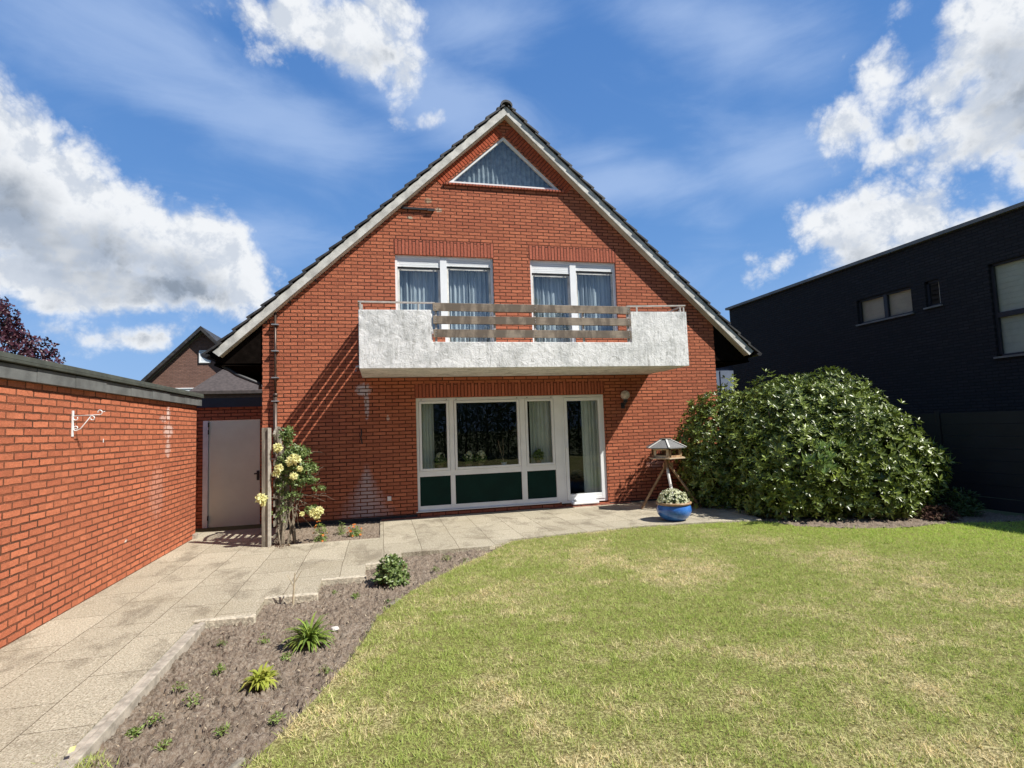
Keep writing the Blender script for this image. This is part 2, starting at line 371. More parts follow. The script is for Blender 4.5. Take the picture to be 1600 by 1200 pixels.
def grass_colour(t, c, per=None):
    x, y, z = t.xyz(c)
    big = t.noise(t.comb(x, y, 0.0), .75, 5, .6, .3); mid = t.noise(t.comb(x, y, 3.0), 2.6, 5, .65)
    far = t.ss(t.math('ADD', x, t.math('MULTIPLY', y, .7)), 3.3, 7.2)      # the far right of the lawn is watered and green
    dry = t.math('ADD', t.math('MULTIPLY', big, .9), t.math('MULTIPLY', mid, .75))
    dry = t.math('SUBTRACT', dry, t.math('MULTIPLY', far, .34))
    dry = t.math('ADD', dry, t.math('MULTIPLY', t.math('SUBTRACT', t.noise(t.comb(x, y, 7.0), 9, 3, .6), .5), .45))
    dry = t.ss(dry, .66, 1.16)
    g = t.mix(far, (.36, .46, .095), (.44, .62, .080))
    s = (.90, .76, .45)
    if per is not None:
        dry = t.ss(t.math('ADD', dry, t.math('MULTIPLY', t.math('SUBTRACT', per, .5), .75)), .2, .85)
        g = t.mix(t.math('MULTIPLY', per, .45), g, (.66, .70, .27))
    return t.mix(dry, g, s)
def lawn_mat():
    m, t, b = mat('lawn_ground'); c = coord(t)
    col = t.mix(t.ss(t.noise(c, 60, 4, .7), .4, .65), (.15, .13, .05), t.mix(.4, grass_colour(t, c), (.22, .18, .08)))
    t.put(b.inputs['Base Color'], col); b.inputs['Roughness'].default_value = 1; b.inputs['Specular IOR Level'].default_value = .1
    t.put(b.inputs['Normal'], t.bump(t.noise(c, 70, 4, .7), .8, .02))
    return m
M['lawn'] = lawn_mat()
def blade_mat():
    m, t, b = mat('grass_blades'); c = coord(t)
    at = t.new('ShaderNodeAttribute', attribute_name='rnd')
    col = grass_colour(t, c, at.outputs['Fac'])
    t.put(b.inputs['Base Color'], col); b.inputs['Roughness'].default_value = .6; b.inputs['Specular IOR Level'].default_value = .25
    tr = t.new('ShaderNodeBsdfTranslucent'); t.put(tr.inputs[0], col)
    mx = t.new('ShaderNodeMixShader'); mx.inputs[0].default_value = .4
    t.l.new(b.outputs[0], mx.inputs[1]); t.l.new(tr.outputs[0], mx.inputs[2]); t.l.new(mx.outputs[0], t.n['Material Output'].inputs[0])
    return m
M['blade'] = blade_mat()
def far_ground():
    m, t, b = mat('far_ground'); c = coord(t)
    t.put(b.inputs['Base Color'], t.mix(t.noise(c, .3, 5, .6), (.09, .12, .04), (.17, .17, .09))); b.inputs['Roughness'].default_value = 1
    return m
M['far'] = far_ground()

def leaf_mat(name, c1, c2, c3=None, p3=.9, rough=.4, trans=.25, spec=.5):
    m, t, b = mat(name)
    at = t.new('ShaderNodeAttribute', attribute_name='rnd').outputs['Fac']
    col = t.mix(at, c1, c2)
    if c3: col = t.mix(t.ss(at, p3, p3 + .04), col, c3)
    t.put(b.inputs['Base Color'], col); b.inputs['Roughness'].default_value = rough; b.inputs['Specular IOR Level'].default_value = spec
    tr = t.new('ShaderNodeBsdfTranslucent'); t.put(tr.inputs[0], col)
    mx = t.new('ShaderNodeMixShader'); mx.inputs[0].default_value = trans
    t.l.new(b.outputs[0], mx.inputs[1]); t.l.new(tr.outputs[0], mx.inputs[2]); t.l.new(mx.outputs[0], t.n['Material Output'].inputs[0])
    return m
M['rhodo'] = leaf_mat('rhododendron_leaf', (.020, .045, .007), (.27, .34, .06), (.45, .32, .14), .98, .36, .10, .5)
M['rhodo_young'] = leaf_mat('young_shoot_leaf', (.12, .20, .05), (.20, .30, .09), None, .9, .35, .25)
M['purple'] = leaf_mat('purple_leaf', (.035, .010, .018), (.11, .035, .05), (.22, .10, .09), .9, .4, .2)
M['green_tree'] = leaf_mat('green_tree_leaf', (.04, .085, .02), (.09, .15, .04), None, .9, .45, .3)
M['bright_tree'] = leaf_mat('bright_green_leaf', (.22, .29, .06), (.36, .42, .10), None, .9, .5, .35)
M['rose_leaf'] = leaf_mat('rose_leaf', (.07, .13, .03), (.26, .33, .11), (.30, .20, .10), .93, .4, .25)
M['petal_yellow'] = leaf_mat('pale_yellow_petal', (.78, .74, .30), (.86, .85, .50), None, .9, .6, .35, .2)
M['petal_white'] = leaf_mat('cream_petal', (.68, .70, .42), (.84, .84, .68), None, .9, .6, .3, .2)
M['petal_orange'] = leaf_mat('orange_petal', (.70, .16, .04), (.85, .40, .10), None, .9, .6, .3, .2)
M['garden_leaf'] = leaf_mat('garden_plant_leaf', (.13, .20, .045), (.30, .40, .10), (.35, .32, .12), .9, .45, .3)
M['lime_leaf'] = leaf_mat('lime_leaf', (.32, .38, .05), (.50, .52, .10), (.62, .58, .15), .85, .45, .35)
M['strap_leaf'] = leaf_mat('strap_leaf', (.12, .20, .04), (.32, .42, .08), None, .9, .35, .3)
M['dry_leaf'] = leaf_mat('dry_brown_leaf', (.07, .032, .025), (.16, .09, .06), (.32, .26, .14), .8, .8, .2, .2)
M['yellow_fallen'] = leaf_mat('fallen_yellow_petal', (.80, .80, .35), (.85, .85, .4), None, .9, .6, .3, .2)
M['litter'] = leaf_mat('soil_litter', (.30, .22, .15), (.58, .50, .36), None, .9, .9, .1, .1)
M['stem'] = simple('plant_stem', (.16, .13, .07), .8, .35, 20)
M['stem_grey'] = simple('grey_rose_cane', (.20, .165, .12), .85, .35, 30)

# ------------------------------------------------------------------ mesh helpers
class MB:
    def __init__(s): s.v = []; s.f = []
    def add(s, vs, fs):
        k = len(s.v); s.v += [tuple(v) for v in vs]; s.f += [tuple(i + k for i in f) for f in fs]; return s
    def box(s, x0, x1, y0, y1, z0, z1):
        return s.add([(x0, y0, z0), (x1, y0, z0), (x1, y1, z0), (x0, y1, z0), (x0, y0, z1), (x1, y0, z1), (x1, y1, z1), (x0, y1, z1)],
                     [(0, 3, 2, 1), (4, 5, 6, 7), (0, 1, 5, 4), (1, 2, 6, 5), (2, 3, 7, 6), (3, 0, 4, 7)])
    def prism(s, pts, z0, z1):
        """pts counter-clockwise in xy"""
        n = len(pts)
        return s.add([(x, y, z0) for x, y in pts] + [(x, y, z1) for x, y in pts],
                     [tuple(range(n))[::-1], tuple(range(n, 2 * n))] + [(i, (i + 1) % n, n + (i + 1) % n, n + i) for i in range(n)])
    def prism_xz(s, pts, y0, y1):
        """pts in xz, extruded along y"""
        n = len(pts)
        return s.add([(x, y0, z) for x, z in pts] + [(x, y1, z) for x, z in pts],
                     [tuple(range(n)), tuple(range(n, 2 * n))[::-1]] + [(i, n + i, n + (i + 1) % n, (i + 1) % n) for i in range(n)])
    def bar(s, a, b, w, h=None, up=(0, 0, 1)):
        h = h or w; a = Vector(a); b = Vector(b); d = (b - a).normalized(); u = Vector(up)
        if abs(d.dot(u)) > .99: u = Vector((0, 1, 0))
        r = d.cross(u).normalized(); u = r.cross(d)
        vs = [p + r * (w / 2 * i) + u * (h / 2 * j) for p in (a, b) for i, j in ((-1, -1), (1, -1), (1, 1), (-1, 1))]
        return s.add(vs, [(3, 2, 1, 0), (4, 5, 6, 7), (0, 1, 5, 4), (1, 2, 6, 5), (2, 3, 7, 6), (3, 0, 4, 7)])
    def tube(s, pts, rad, n=8, cap=True):
        pts = [Vector(p) for p in pts]; rad = rad if isinstance(rad, (list, tuple)) else [rad] * len(pts)
        k = len(s.v); ref = Vector((.13, .21, .97))
        for i, p in enumerate(pts):
            d = (pts[min(i + 1, len(pts) - 1)] - pts[max(i - 1, 0)]).normalized()
            if abs(d.dot(ref)) > .97: rr = Vector((1, 0, 0))
            else: rr = ref
            a = d.cross(rr).normalized(); b = d.cross(a)
            for j in range(n):
                t = 2 * math.pi * j / n; s.v.append(tuple(p + (a * math.cos(t) + b * math.sin(t)) * rad[i]))
        for i in range(len(pts) - 1):
            for j in range(n):
                s.f.append((k + i * n + j, k + i * n + (j + 1) % n, k + (i + 1) * n + (j + 1) % n, k + (i + 1) * n + j))
        if cap:
            s.f.append(tuple(k + j for j in range(n))[::-1]); e = k + (len(pts) - 1) * n; s.f.append(tuple(e + j for j in range(n)))
        return s
    def lathe(s, prof, cx, cy, n=24, z0=0):
        k = len(s.v)
        for r, z in prof:
            for j in range(n):
                t = 2 * math.pi * j / n; s.v.append((cx + r * math.cos(t), cy + r * math.sin(t), z0 + z))
        for i in range(len(prof) - 1):
            for j in range(n):
                s.f.append((k + i * n + j, k + i * n + (j + 1) % n, k + (i + 1) * n + (j + 1) % n, k + (i + 1) * n + j))
        return s
    def build(s, name, m, parent=None, smooth=False, bevel=0):
        me = bpy.data.meshes.new(name); me.from_pydata(s.v, [], s.f); me.update()
        o = bpy.data.objects.new(name, me); C.objects.link(o); me.materials.append(m)
        if smooth: me.polygons.foreach_set('use_smooth', [True] * len(me.polygons))
        if bevel:
            bv = o.modifiers.new('bevel', 'BEVEL'); bv.width = bevel; bv.segments = 2; bv.limit_method = 'ANGLE'
        if parent is not None:
            o.parent = parent
            o.matrix_parent_inverse = Matrix.Translation(-world_loc(parent))
        return o
def world_loc(o):
    v = o.location.copy()
    # children meshes keep identity location, the parent inverse cancels the empty's own offset
    if o.parent is not None: return Vector((0, 0, 0))
    return v

def np_mesh(name, V, Fl, nside, m, parent=None, rnd=None):
    """V (n,3), Fl flat loop indices, faces all with nside corners, rnd per vertex"""
    me = bpy.data.meshes.new(name); nf = len(Fl) // nside
    me.vertices.add(len(V)); me.vertices.foreach_set('co', V.astype(np.float32).ravel())
    me.loops.add(len(Fl)); me.loops.foreach_set('vertex_index', Fl.astype(np.int32))
    me.polygons.add(nf); me.polygons.foreach_set('loop_start', np.arange(0, nf * nside, nside, dtype=np.int32))
    me.polygons.foreach_set('loop_total', np.full(nf, nside, dtype=np.int32))
    me.update(calc_edges=True)
    if rnd is not None:
        a = me.attributes.new('rnd', 'FLOAT', 'POINT'); a.data.foreach_set('value', rnd.astype(np.float32))
    me.materials.append(m)
    o = bpy.data.objects.new(name, me); C.objects.link(o)
    if parent is not None:
        o.parent = parent; o.matrix_parent_inverse = Matrix.Translation(-world_loc(parent))
    return o

def unit(a): return a / np.maximum(np.linalg.norm(a, axis=-1, keepdims=True), 1e-9)
def leaves_arrays(P, D, N, L, W, fold=.25, droop=0.0):
    """diamond leaves with a folded midrib. P base points, D direction, N leaf normal."""
    D = unit(D); Sx = unit(np.cross(D, N)); N2 = np.cross(Sx, D)
    L = L[:, None]; W = W[:, None]
    mid = P + D * L * .5 - N2 * W * fold
    l = P + D * L * .52 + Sx * W * .5; r = P + D * L * .52 - Sx * W * .5
    tip = P + D * L - N2 * L * droop
    n = len(P); V = np.stack([P, l, mid, r, tip], 1).reshape(-1, 3)
    b = (np.arange(n) * 5)[:, None]
    F = np.concatenate([b + np.array([[0, 2, 1]]), b + np.array([[0, 3, 2]]), b + np.array([[1, 2, 4]]), b + np.array([[2, 3, 4]])], 1).ravel()
    return V, F
def rand_dirs(n): return unit(RNG.normal(size=(n, 3)))
def foliage(name, P, N, L, W, m, parent=None, spread=.8, per=1, jit=.3, fold=.25, droop=.1):
    """per leaves around each point, opening about the normal N"""
    n = len(P)
    a = unit(np.cross(N, rand_dirs(n))); b = np.cross(N, a)
    Vs, Fs, Rs = [], [], []; k = 0
    base_r = RNG.random(n)
    for i in range(per):
        t = 2 * math.pi * (i + RNG.random(n) * .5) / max(per, 1)
        rad = a * np.cos(t)[:, None] + b * np.sin(t)[:, None]
        D = unit(N * (1 - spread) + rad * spread + rand_dirs(n) * jit)
        Ls = L * (0.7 + .6 * RNG.random(n)); Ws = W * (0.75 + .5 * RNG.random(n))
        nn = unit(N * spread - rad * (1 - spread) * 1.0 + rand_dirs(n) * .25)
        V, F = leaves_arrays(P, D, nn, Ls, Ws, fold, droop)
        Vs.append(V); Fs.append(F + k); k += len(V)
        Rs.append(np.repeat(np.clip(base_r * .6 + RNG.random(n) * .4, 0, 1), 5))
    return np_mesh(name, np.concatenate(Vs), np.concatenate(Fs), 3, m, parent, np.concatenate(Rs))

def inside(poly, X, Y):
    r = np.zeros(X.shape, bool); n = len(poly); j = n - 1
    for i in range(n):
        xi, yi = poly[i]; xj, yj = poly[j]
        c = ((yi > Y) != (yj > Y)) & (X < (xj - xi) * (Y - yi) / ((yj - yi) + 1e-12) + xi)
        r ^= c; j = i
    return r

# ------------------------------------------------------------------ ground
g = MB(); g.add([(-300, -300, -.12), (300, -300, -.12), (300, 500, -.12), (-300, 500, -.12)], [(0, 1, 2, 3)])
tag(g.build('ground', M['far']), kind='structure')

EDGE = [(1.20, -7.75), (1.36, -7.44), (1.46, -7.21), (1.64, -6.74), (1.85, -6.07), (1.99, -5.37), (2.30, -4.71), (2.77, -4.04), (3.47, -3.19), (3.86, -2.68), (4.88, -2.56), (5.97, -2.48), (7.02, -2.60), (7.95, -2.77),
        (8.12, -3.35), (8.67, -3.80), (9.36, -4.05), (10.0, -4.02), (10.41, -4.12), (11.55, -4.40)]
LAWN = [(11.55, -12.5), (11.55, -4.40)] + EDGE[::-1][1:] + [(.95, -8.2), (.75, -9.0), (.7, -12.5)]
def ccw(p):
    a = sum(p[i][0] * p[(i + 1) % len(p)][1] - p[(i + 1) % len(p)][0] * p[i][1] for i in range(len(p)))
    return p if a > 0 else p[::-1]
lw = MB(); lw.prism(ccw(LAWN), -.11, -.022); lw.prism([(-8, -18.9), (20, -18.9), (20, -12.5), (-8, -12.5)], -.11, -.022)
tag(lw.build('lawn', M['lawn']), kind='structure')

# paving: path along the garage, stair-edged terrace along the house
pv = MB()
pv.prism([(-.92, -12.5), (.42, -12.5), (.42, 0), (-.92, 0)], -.09, 0)
for (xa, xb, ya, yb, yt) in [(.42, .90, -5.02, -5.05, -1.74), (.90, 1.38, -4.50, -4.53, -1.74), (1.38, 1.84, -3.98, -4.0, -1.74), (1.84, 2.01, -3.45, -3.45, -1.74),
                             (2.01, 2.28, -3.45, -3.43, 0), (2.28, 3.47, -2.93, -3.0, 0), (3.47, 3.86, -3.0, -2.68, 0), (3.86, 4.88, -2.68, -2.56, 0), (4.88, 5.97, -2.56, -2.48, 0),
                             (5.97, 7.02, -2.48, -2.60, 0), (7.02, 7.95, -2.60, -2.77, 0), (7.95, 8.3, -2.77, -1.9, 0)]:
    pv.prism([(xa, ya), (xb, yb), (xb, yt), (xa, yt)], -.085, 0)
tag(pv.build('paving', M['paving']), kind='structure')
rp = MB()
rp.add([(-1.7, -.45, 0), (-.92, -.45, 0), (-.92, 0, 0), (0, 0, 0), (0, 1.4, -.2), (-1.7, 1.4, -.2), (-1.7, 0, 0)], [(0, 1, 2, 6), (6, 3, 4, 5)])
tag(rp.build('alley_paving', M['paving']), kind='structure')
ee = MB()
for (xa, xb, ya, yb) in [(.42, .90, -5.02, -5.05), (.90, 1.38, -4.50, -4.53), (1.38, 1.84, -3.98, -4.0), (1.84, 2.28, -3.45, -3.43)]:
    ee.prism([(xa - .004, ya - .025), (xb + .02, yb - .025), (xb + .02, yb + .05), (xa - .004, ya + .05)], -.07, .008)
tag(ee.build('slab_edge', simple('lime_stained_concrete', (.48, .43, .33), .95, .35, 30, .9, bscale=50, bdist=.01), bevel=.006), kind='structure')
k = MB(); k.box(.47, .52, -7.25, -5.06, -.09, .004); k.box(.42, .47, -12.5, -5.06, -.09, -.008)
tag(k.build('kerb', M['concrete'], bevel=.006), kind='structure')
es = MB()
for (x0, y0, x1, y1) in [(1.90, -5.92, 1.94, -5.70), (1.93, -5.68, 1.97, -5.50), (1.24, -7.50, 1.33, -7.32), (2.10, -5.02, 2.20, -4.86)]:
    es.bar((x0, y0, -.05), (x1, y1, -.05), .04, .05)
tag(es.build('edging_stones', simple('mossy_edging', (.23, .205, .16), .95, .3, 20, .6), bevel=.01), kind='structure')
be = MB()
for x in np.arange(2.03, 3.1, .215): be.box(x, x + .205, -.115, -.012, -.05, .012)
for x in np.arange(5.25, 6.9, .215): be.box(x, x + .205, -.13, -.02, -.05, .012)
tag(be.build('brick_edging', simple('edging_brick', (.24, .085, .055), .9, .3, 7, .5), bevel=.004), kind='structure')

# soil beds: displaced grids
def soil_grid(name, x0, x1, y0, y1, step, test, base=-.048, amp=.050):
    nx = int((x1 - x0) / step) + 1; ny = int((y1 - y0) / step) + 1
    X, Y = np.meshgrid(np.linspace(x0, x1, nx), np.linspace(y0, y1, ny)); keep = test(X, Y)
    Z = np.zeros_like(X)
    for j in range(ny):
        for i in range(nx):
            p = Vector((X[j, i], Y[j, i], 0))
            a = noise.noise(p * 3.1); b = noise.noise(p * 11.0); c = noise.noise(p * 27.0); d = noise.noise(p * 60.0)
            Z[j, i] = a * .30 + (.5 - abs(b)) * .9 + (.35 - abs(c)) * 1.3 + d * .55 - .45
    Z = base + Z * amp
    V = np.stack([X, Y, Z], -1).reshape(-1, 3)
    idx = np.arange(nx * ny).reshape(ny, nx); q = np.stack([idx[:-1, :-1], idx[:-1, 1:], idx[1:, 1:], idx[1:, :-1]], -1)
    kk = keep[:-1, :-1] | keep[1:, 1:]
    F = q[kk].ravel()
    return np_mesh(name, V, F, 4, M['soil'])
LP = ccw(LAWN)
def litter():
    n = 2600; X = RNG.uniform(.55, 3.6, n); Y = RNG.uniform(-7.8, -2.9, n)
    k = ~inside(LP, X - .03, Y) & ((X < .9) & (Y < -5.1) | (X >= .9) & (X < 1.38) & (Y < -4.6) | (X >= 1.38) & (X < 1.84) & (Y < -4.05) | (X >= 1.84) & (X < 2.28) & (Y < -3.5) | (X >= 2.28) & (Y < -3.05))
    X, Y = X[k], Y[k]; n = len(X)
    P = np.stack([X, Y, np.full(n, -.045) + RNG.random(n) * .012], -1); D = rand_dirs(n); D[:, 2] *= .25
    V, F = leaves_arrays(P, D, np.tile([[0, 0, 1.0]], (n, 1)) + rand_dirs(n) * .4, .010 + .028 * RNG.random(n) ** 2, .003 + .007 * RNG.random(n), .2, .2)
    o = np_mesh('garden_litter', V, F, 3, M['litter'], None, np.repeat(RNG.random(n), 5)); tag(o, 'dry straw and leaf scraps scattered over the soil bed', 'litter', kind='stuff')
litter()
o = soil_grid('flower_bed_soil', .5, 3.9, -7.9, -2.6, .016, lambda X, Y: ~inside(LP, X - .05, Y + .02) & (X < 3.85), -.062, .060); tag(o, kind='structure')
o = soil_grid('rose_bed_soil', .40, 2.03, -1.78, .02, .016, lambda X, Y: X > -9, -.025, .04); tag(o, kind='structure')
o = soil_grid('shrub_bed_soil', 7.6, 11.6, -4.5, .6, .03, lambda X, Y: ~inside(LP, X, Y - .04), -.035, .06); tag(o, kind='structure')

# grass blades
def make_grass():
    n = 720000
    # denser near the camera
    r = 2.2 + (RNG.random(n) ** .85) * 11.5
    th = YAW + (RNG.random(n) - .5) * 2.0
    X = CAM.x + r * np.sin(th); Y = CAM.y + r * np.cos(th)
    k = inside(LP, X + RNG.normal(size=n) * .018, Y + RNG.normal(size=n) * .018) & (X < 11.6) & (Y > -9.4)
    corner = ((X - .43) / .30) ** 2 + ((Y + 7.32) / .27) ** 2 < 1
    k |= corner & (RNG.random(n) < .8)
    X, Y, r = X[k], Y[k], r[k]; n = len(X)
    h = (.013 + .019 * RNG.random(n)) * (1 + .02 * r); w = (.0024 + .0011 * r * .45) * (0.7 + .6 * RNG.random(n))
    cl = np.array([0.0]); 
    a = RNG.random(n) * 2 * math.pi; lean = .35 + .9 * RNG.random(n)
    la = a + RNG.normal(size=n) * .9 + 1.2
    ex, ey = np.cos(a) * w / 2, np.sin(a) * w / 2
    zb = -.026
    cl = np.array([noise.noise(Vector((a_ * 9, b_ * 9, 0))) + .6 * noise.noise(Vector((a_ * 23, b_ * 23, 5))) for a_, b_ in zip(X[::4], Y[::4])])
    cl = np.repeat(cl, 4)[:n]; cl = np.concatenate([cl, np.zeros(n - len(cl))])
    order = np.arange(n) // 4 * 4
    X = X[order] + RNG.normal(size=n) * .012; Y = Y[order] + RNG.normal(size=n) * .012
    h = h * np.clip(1.0 + cl * 1.1, .35, 2.2)
    V = np.stack([np.stack([X - ex, Y - ey, np.full(n, zb)], -1), np.stack([X + ex, Y + ey, np.full(n, zb)], -1),
                  np.stack([X + np.cos(la) * h * lean, Y + np.sin(la) * h * lean, zb + h], -1)], 1).reshape(-1, 3)
    o = np_mesh('grass', V, np.arange(3 * n), 3, M['blade'], None, np.repeat(RNG.random(n), 3))
    tag(o, 'short sun-dried lawn grass with green and straw patches', 'grass', kind='stuff')
make_grass()

# ------------------------------------------------------------------ the house
HR, APX, APZ, SL = 9.168, 4.62, 8.10, .934      # width, ridge x, verge board top at ridge, slope
def roofz(x): return APZ - SL * abs(x - APX)
house = empty('house', (4.58, 4.0, 0), 'red brick gable house with white balcony and dark tiled roof', 'house')
def top_wall(x): return roofz(x) - .16
L0, L1, LM = 2.36, 4.285, 3.29     # upper left window
U0, U1, UM = 5.05, 6.93, 5.98      # upper right window
UZ, USILL, UB = 5.005, 3.46, 2.80
G0, G1, GD = 2.70, 6.52, 5.52; GZT = 2.225
TA, TB, TZ, TAP = 3.40, 5.78, 6.50, 7.58
def tri_top(x): return TZ + (TAP - TZ) * (1 - abs(x - 4.59) / ((TB - TA) / 2))
holes = [(L0, LM, lambda x: USILL, lambda x: UZ), (LM, L1, lambda x: UB, lambda x: UZ), (U0, UM, lambda x: UB, lambda x: UZ), (UM, U1, lambda x: USILL, lambda x: UZ),
         (G0, GD, lambda x: .09, lambda x: GZT), (GD, G1, lambda x: .03, lambda x: GZT), (TA, 4.59, lambda x: TZ, tri_top), (4.59, TB, lambda x: TZ, tri_top)]
br_ = sorted({0, HR, APX, 4.59} | {h[0] for h in holes} | {h[1] for h in holes})
w = MB()
for a, b in zip(br_[:-1], br_[1:]):
    hs = sorted([h for h in holes if h[0] <= a + 1e-6 and h[1] >= b - 1e-6], key=lambda h: h[2]((a + b) / 2))
    lo = lambda x: -.1
    for h in hs + [None]:
        hi = h[2] if h else top_wall
        w.add([(a, 0, lo(a)), (b, 0, lo(b)), (b, 0, hi(b)), (a, 0, hi(a))], [(0, 1, 2, 3)])
        if h: lo = h[3]
# reveals
DEP = .13
def reveal(pts):
    n = len(pts)
    w.add([(x, 0, z) for x, z in pts] + [(x, DEP, z) for x, z in pts], [(i, (i + 1) % n, n + (i + 1) % n, n + i) for i in range(n)])
reveal([(L0, USILL), (LM, USILL), (LM, UB), (L1, UB), (L1, UZ), (L0, UZ)])
reveal([(U0, UB), (UM, UB), (UM, USILL), (U1, USILL), (U1, UZ), (U0, UZ)])
reveal([(G0, .09), (GD, .09), (GD, .03), (G1, .03), (G1, GZT), (G0, GZT)])
reveal([(TA, TZ), (TB, TZ), (4.59, TAP)])
w.build('gable_wall', M['brick'], house)
for x in (0.0, HR):
    w = MB(); w.add([(x, 0, -.3), (x, 9, -.3), (x, 9, 3.56), (x, 0, 3.56)], [(0, 1, 2, 3)]); w.build('side_wall', M['brick_side'], house)
w = MB(); w.add([(0, 9, -.2), (HR, 9, -.2), (HR, 9, 3.6), (APX, 9, 7.8), (0, 9, 3.6)], [(0, 1, 2, 3, 4)])
w.build('rear_wall', M['brick'], house)
w = MB(); w.box(.02, HR - .02, .3, 8.9, 2.5, 2.72); w.box(.02, HR - .02, .3, 8.9, -.06, .02); w.box(4.66, 4.70, .3, 6, 2.75, 7.4)
w.box(.3, HR - .3, 5.2, 5.3, 0, 2.5); w.box(2.0, 7.1, 3.2, 3.3, 2.75, 5.4); w.box(2.0, 7.1, .3, 3.3, 5.4, 5.5)
w.build('inner_walls_and_floors', M['dark_interior'], house)

w = MB(); w.box(-.002, 2.69, -.012, .0, -.15, .055); w.build('plinth', simple('bitumen_plinth', (.035, .034, .036), .8, .3, 9, .4), house)
w = MB(); w.box(6.55, HR + .002, -.012, .0, -.15, .03); w.build('plinth', bpy.data.materials['bitumen_plinth'], house)
# soldier courses, a hair proud of the wall
for (a, b, z0, z1) in ((L0, L1, UZ + .004, 5.30), (U0, U1, UZ + .004, 5.30), (G0, G1, GZT + .012, 2.50)):
    w = MB(); w.box(a - .02, b + .02, -.004, .05, z0, z1); w.build('soldier_course', M['soldier'], house)
# sloping soldier courses beside the gable window
def slope_soldier(sign):
    q = MB(); n = Vector((sign * -math.sin(math.atan(SL)), 0, 0))
    x0 = 4.59; out = .02; wd = .27
    ang = math.atan2(TAP - TZ, (TB - TA) / 2)
    d = Vector((sign * math.cos(ang), 0, -math.sin(ang))); nn = Vector((sign * math.sin(ang), 0, math.cos(ang)))
    top = Vector((x0, 0, TAP)) ; L = math.hypot(TAP - TZ, (TB - TA) / 2) + .12
    t0 = 0.0; i = 0
    pitch = .0672
    q_bed = [top + nn * .03, top + d * L + nn * .03, top + d * L + nn * (.035 + wd), top + nn * (.035 + wd)]
    bed = MB(); bed.prism_xz([(p.x, p.z) for p in q_bed][::sign], -.0015, .02); bed.build('mortar_bed', simple('dark_mortar', (.06, .028, .02), .95), house)
    k = -.28
    while k < L:
        a = top + d * (k + .006) + nn * .035; b = top + d * (k + pitch - .006) + nn * .035
        wd2 = wd
        pts = [a, b, b + nn * wd2, a + nn * wd2]
        # stay on this side of the ridge line
        if all((p.x - x0) * sign > .01 for p in pts) :
            q.prism_xz([(p.x, p.z) for p in pts][::sign], -.009 - .004 * random.random(), .03)
        k += pitch
    return q
q = slope_soldier(1); q2 = slope_soldier(-1); q.add(q2.v, q2.f)
q.build('sloping_soldier_course', simple('gable_brick', (.42, .095, .045), .9, .25, 18, .9, bscale=70, spec=.2), house, bevel=.004)

# ---- windows
def frame_ring(mb, x0, x1, z0, z1, wd, y0, y1):
    mb.box(x0, x0 + wd, y0, y1, z0, z1); mb.box(x1 - wd, x1, y0, y1, z0, z1)
    mb.box(x0 + wd, x1 - wd, y0, y1, z0, z0 + wd); mb.box(x0 + wd, x1 - wd, y0, y1, z1 - wd, z1)
def curtain(parent, x0, x1, z0, z1, y, m, waves=9, amp=.045):
    n = int(waves * 12); P = []
    for i in range(n + 1):
        u = i / n; P.append((x0 + (x1 - x0) * u + .01 * math.sin(u * 31), y + amp * math.sin(u * waves * 2 * math.pi + 2.2 * math.sin(u * 5.3 + x0) + 1.1 * math.sin(u * 17 + 3 * x0)) * (.55 + .45 * math.sin(u * 7.7 + 5 * x0)) + .4 * amp * math.sin(u * waves * 5.1)))
    q = MB(); q.add([(x, yy, z0) for x, yy in P] + [(x, yy, z1) for x, yy in P], [(i, i + 1, n + 2 + i, n + 1 + i) for i in range(n)])
    return q.build('curtain', m, parent, smooth=True)
def lace():
    m, t, b = mat('net_curtain'); c = coord(t)
    x, y, z = t.xyz(c)
    n = t.noise(t.mapping(c, sc=(1, 1, .06)), 30, 4, .6)
    t.put(b.inputs['Base Color'], t.mix(t.ss(n, .35, .65), (.42, .44, .44), (.74, .75, .74))); b.inputs['Roughness'].default_value = .9
    tr = t.new('ShaderNodeBsdfTransparent'); mx = t.new('ShaderNodeMixShader'); mx.inputs[0].default_value = .12
    t.l.new(b.outputs[0], mx.inputs[1]); t.l.new(tr.outputs[0], mx.inputs[2]); t.l.new(mx.outputs[0], t.n['Material Output'].inputs[0])
    return m
M['lace'] = lace()
M['lace_dim'] = simple('grey_net_curtain', (.34, .36, .36), .9, .3, 9)

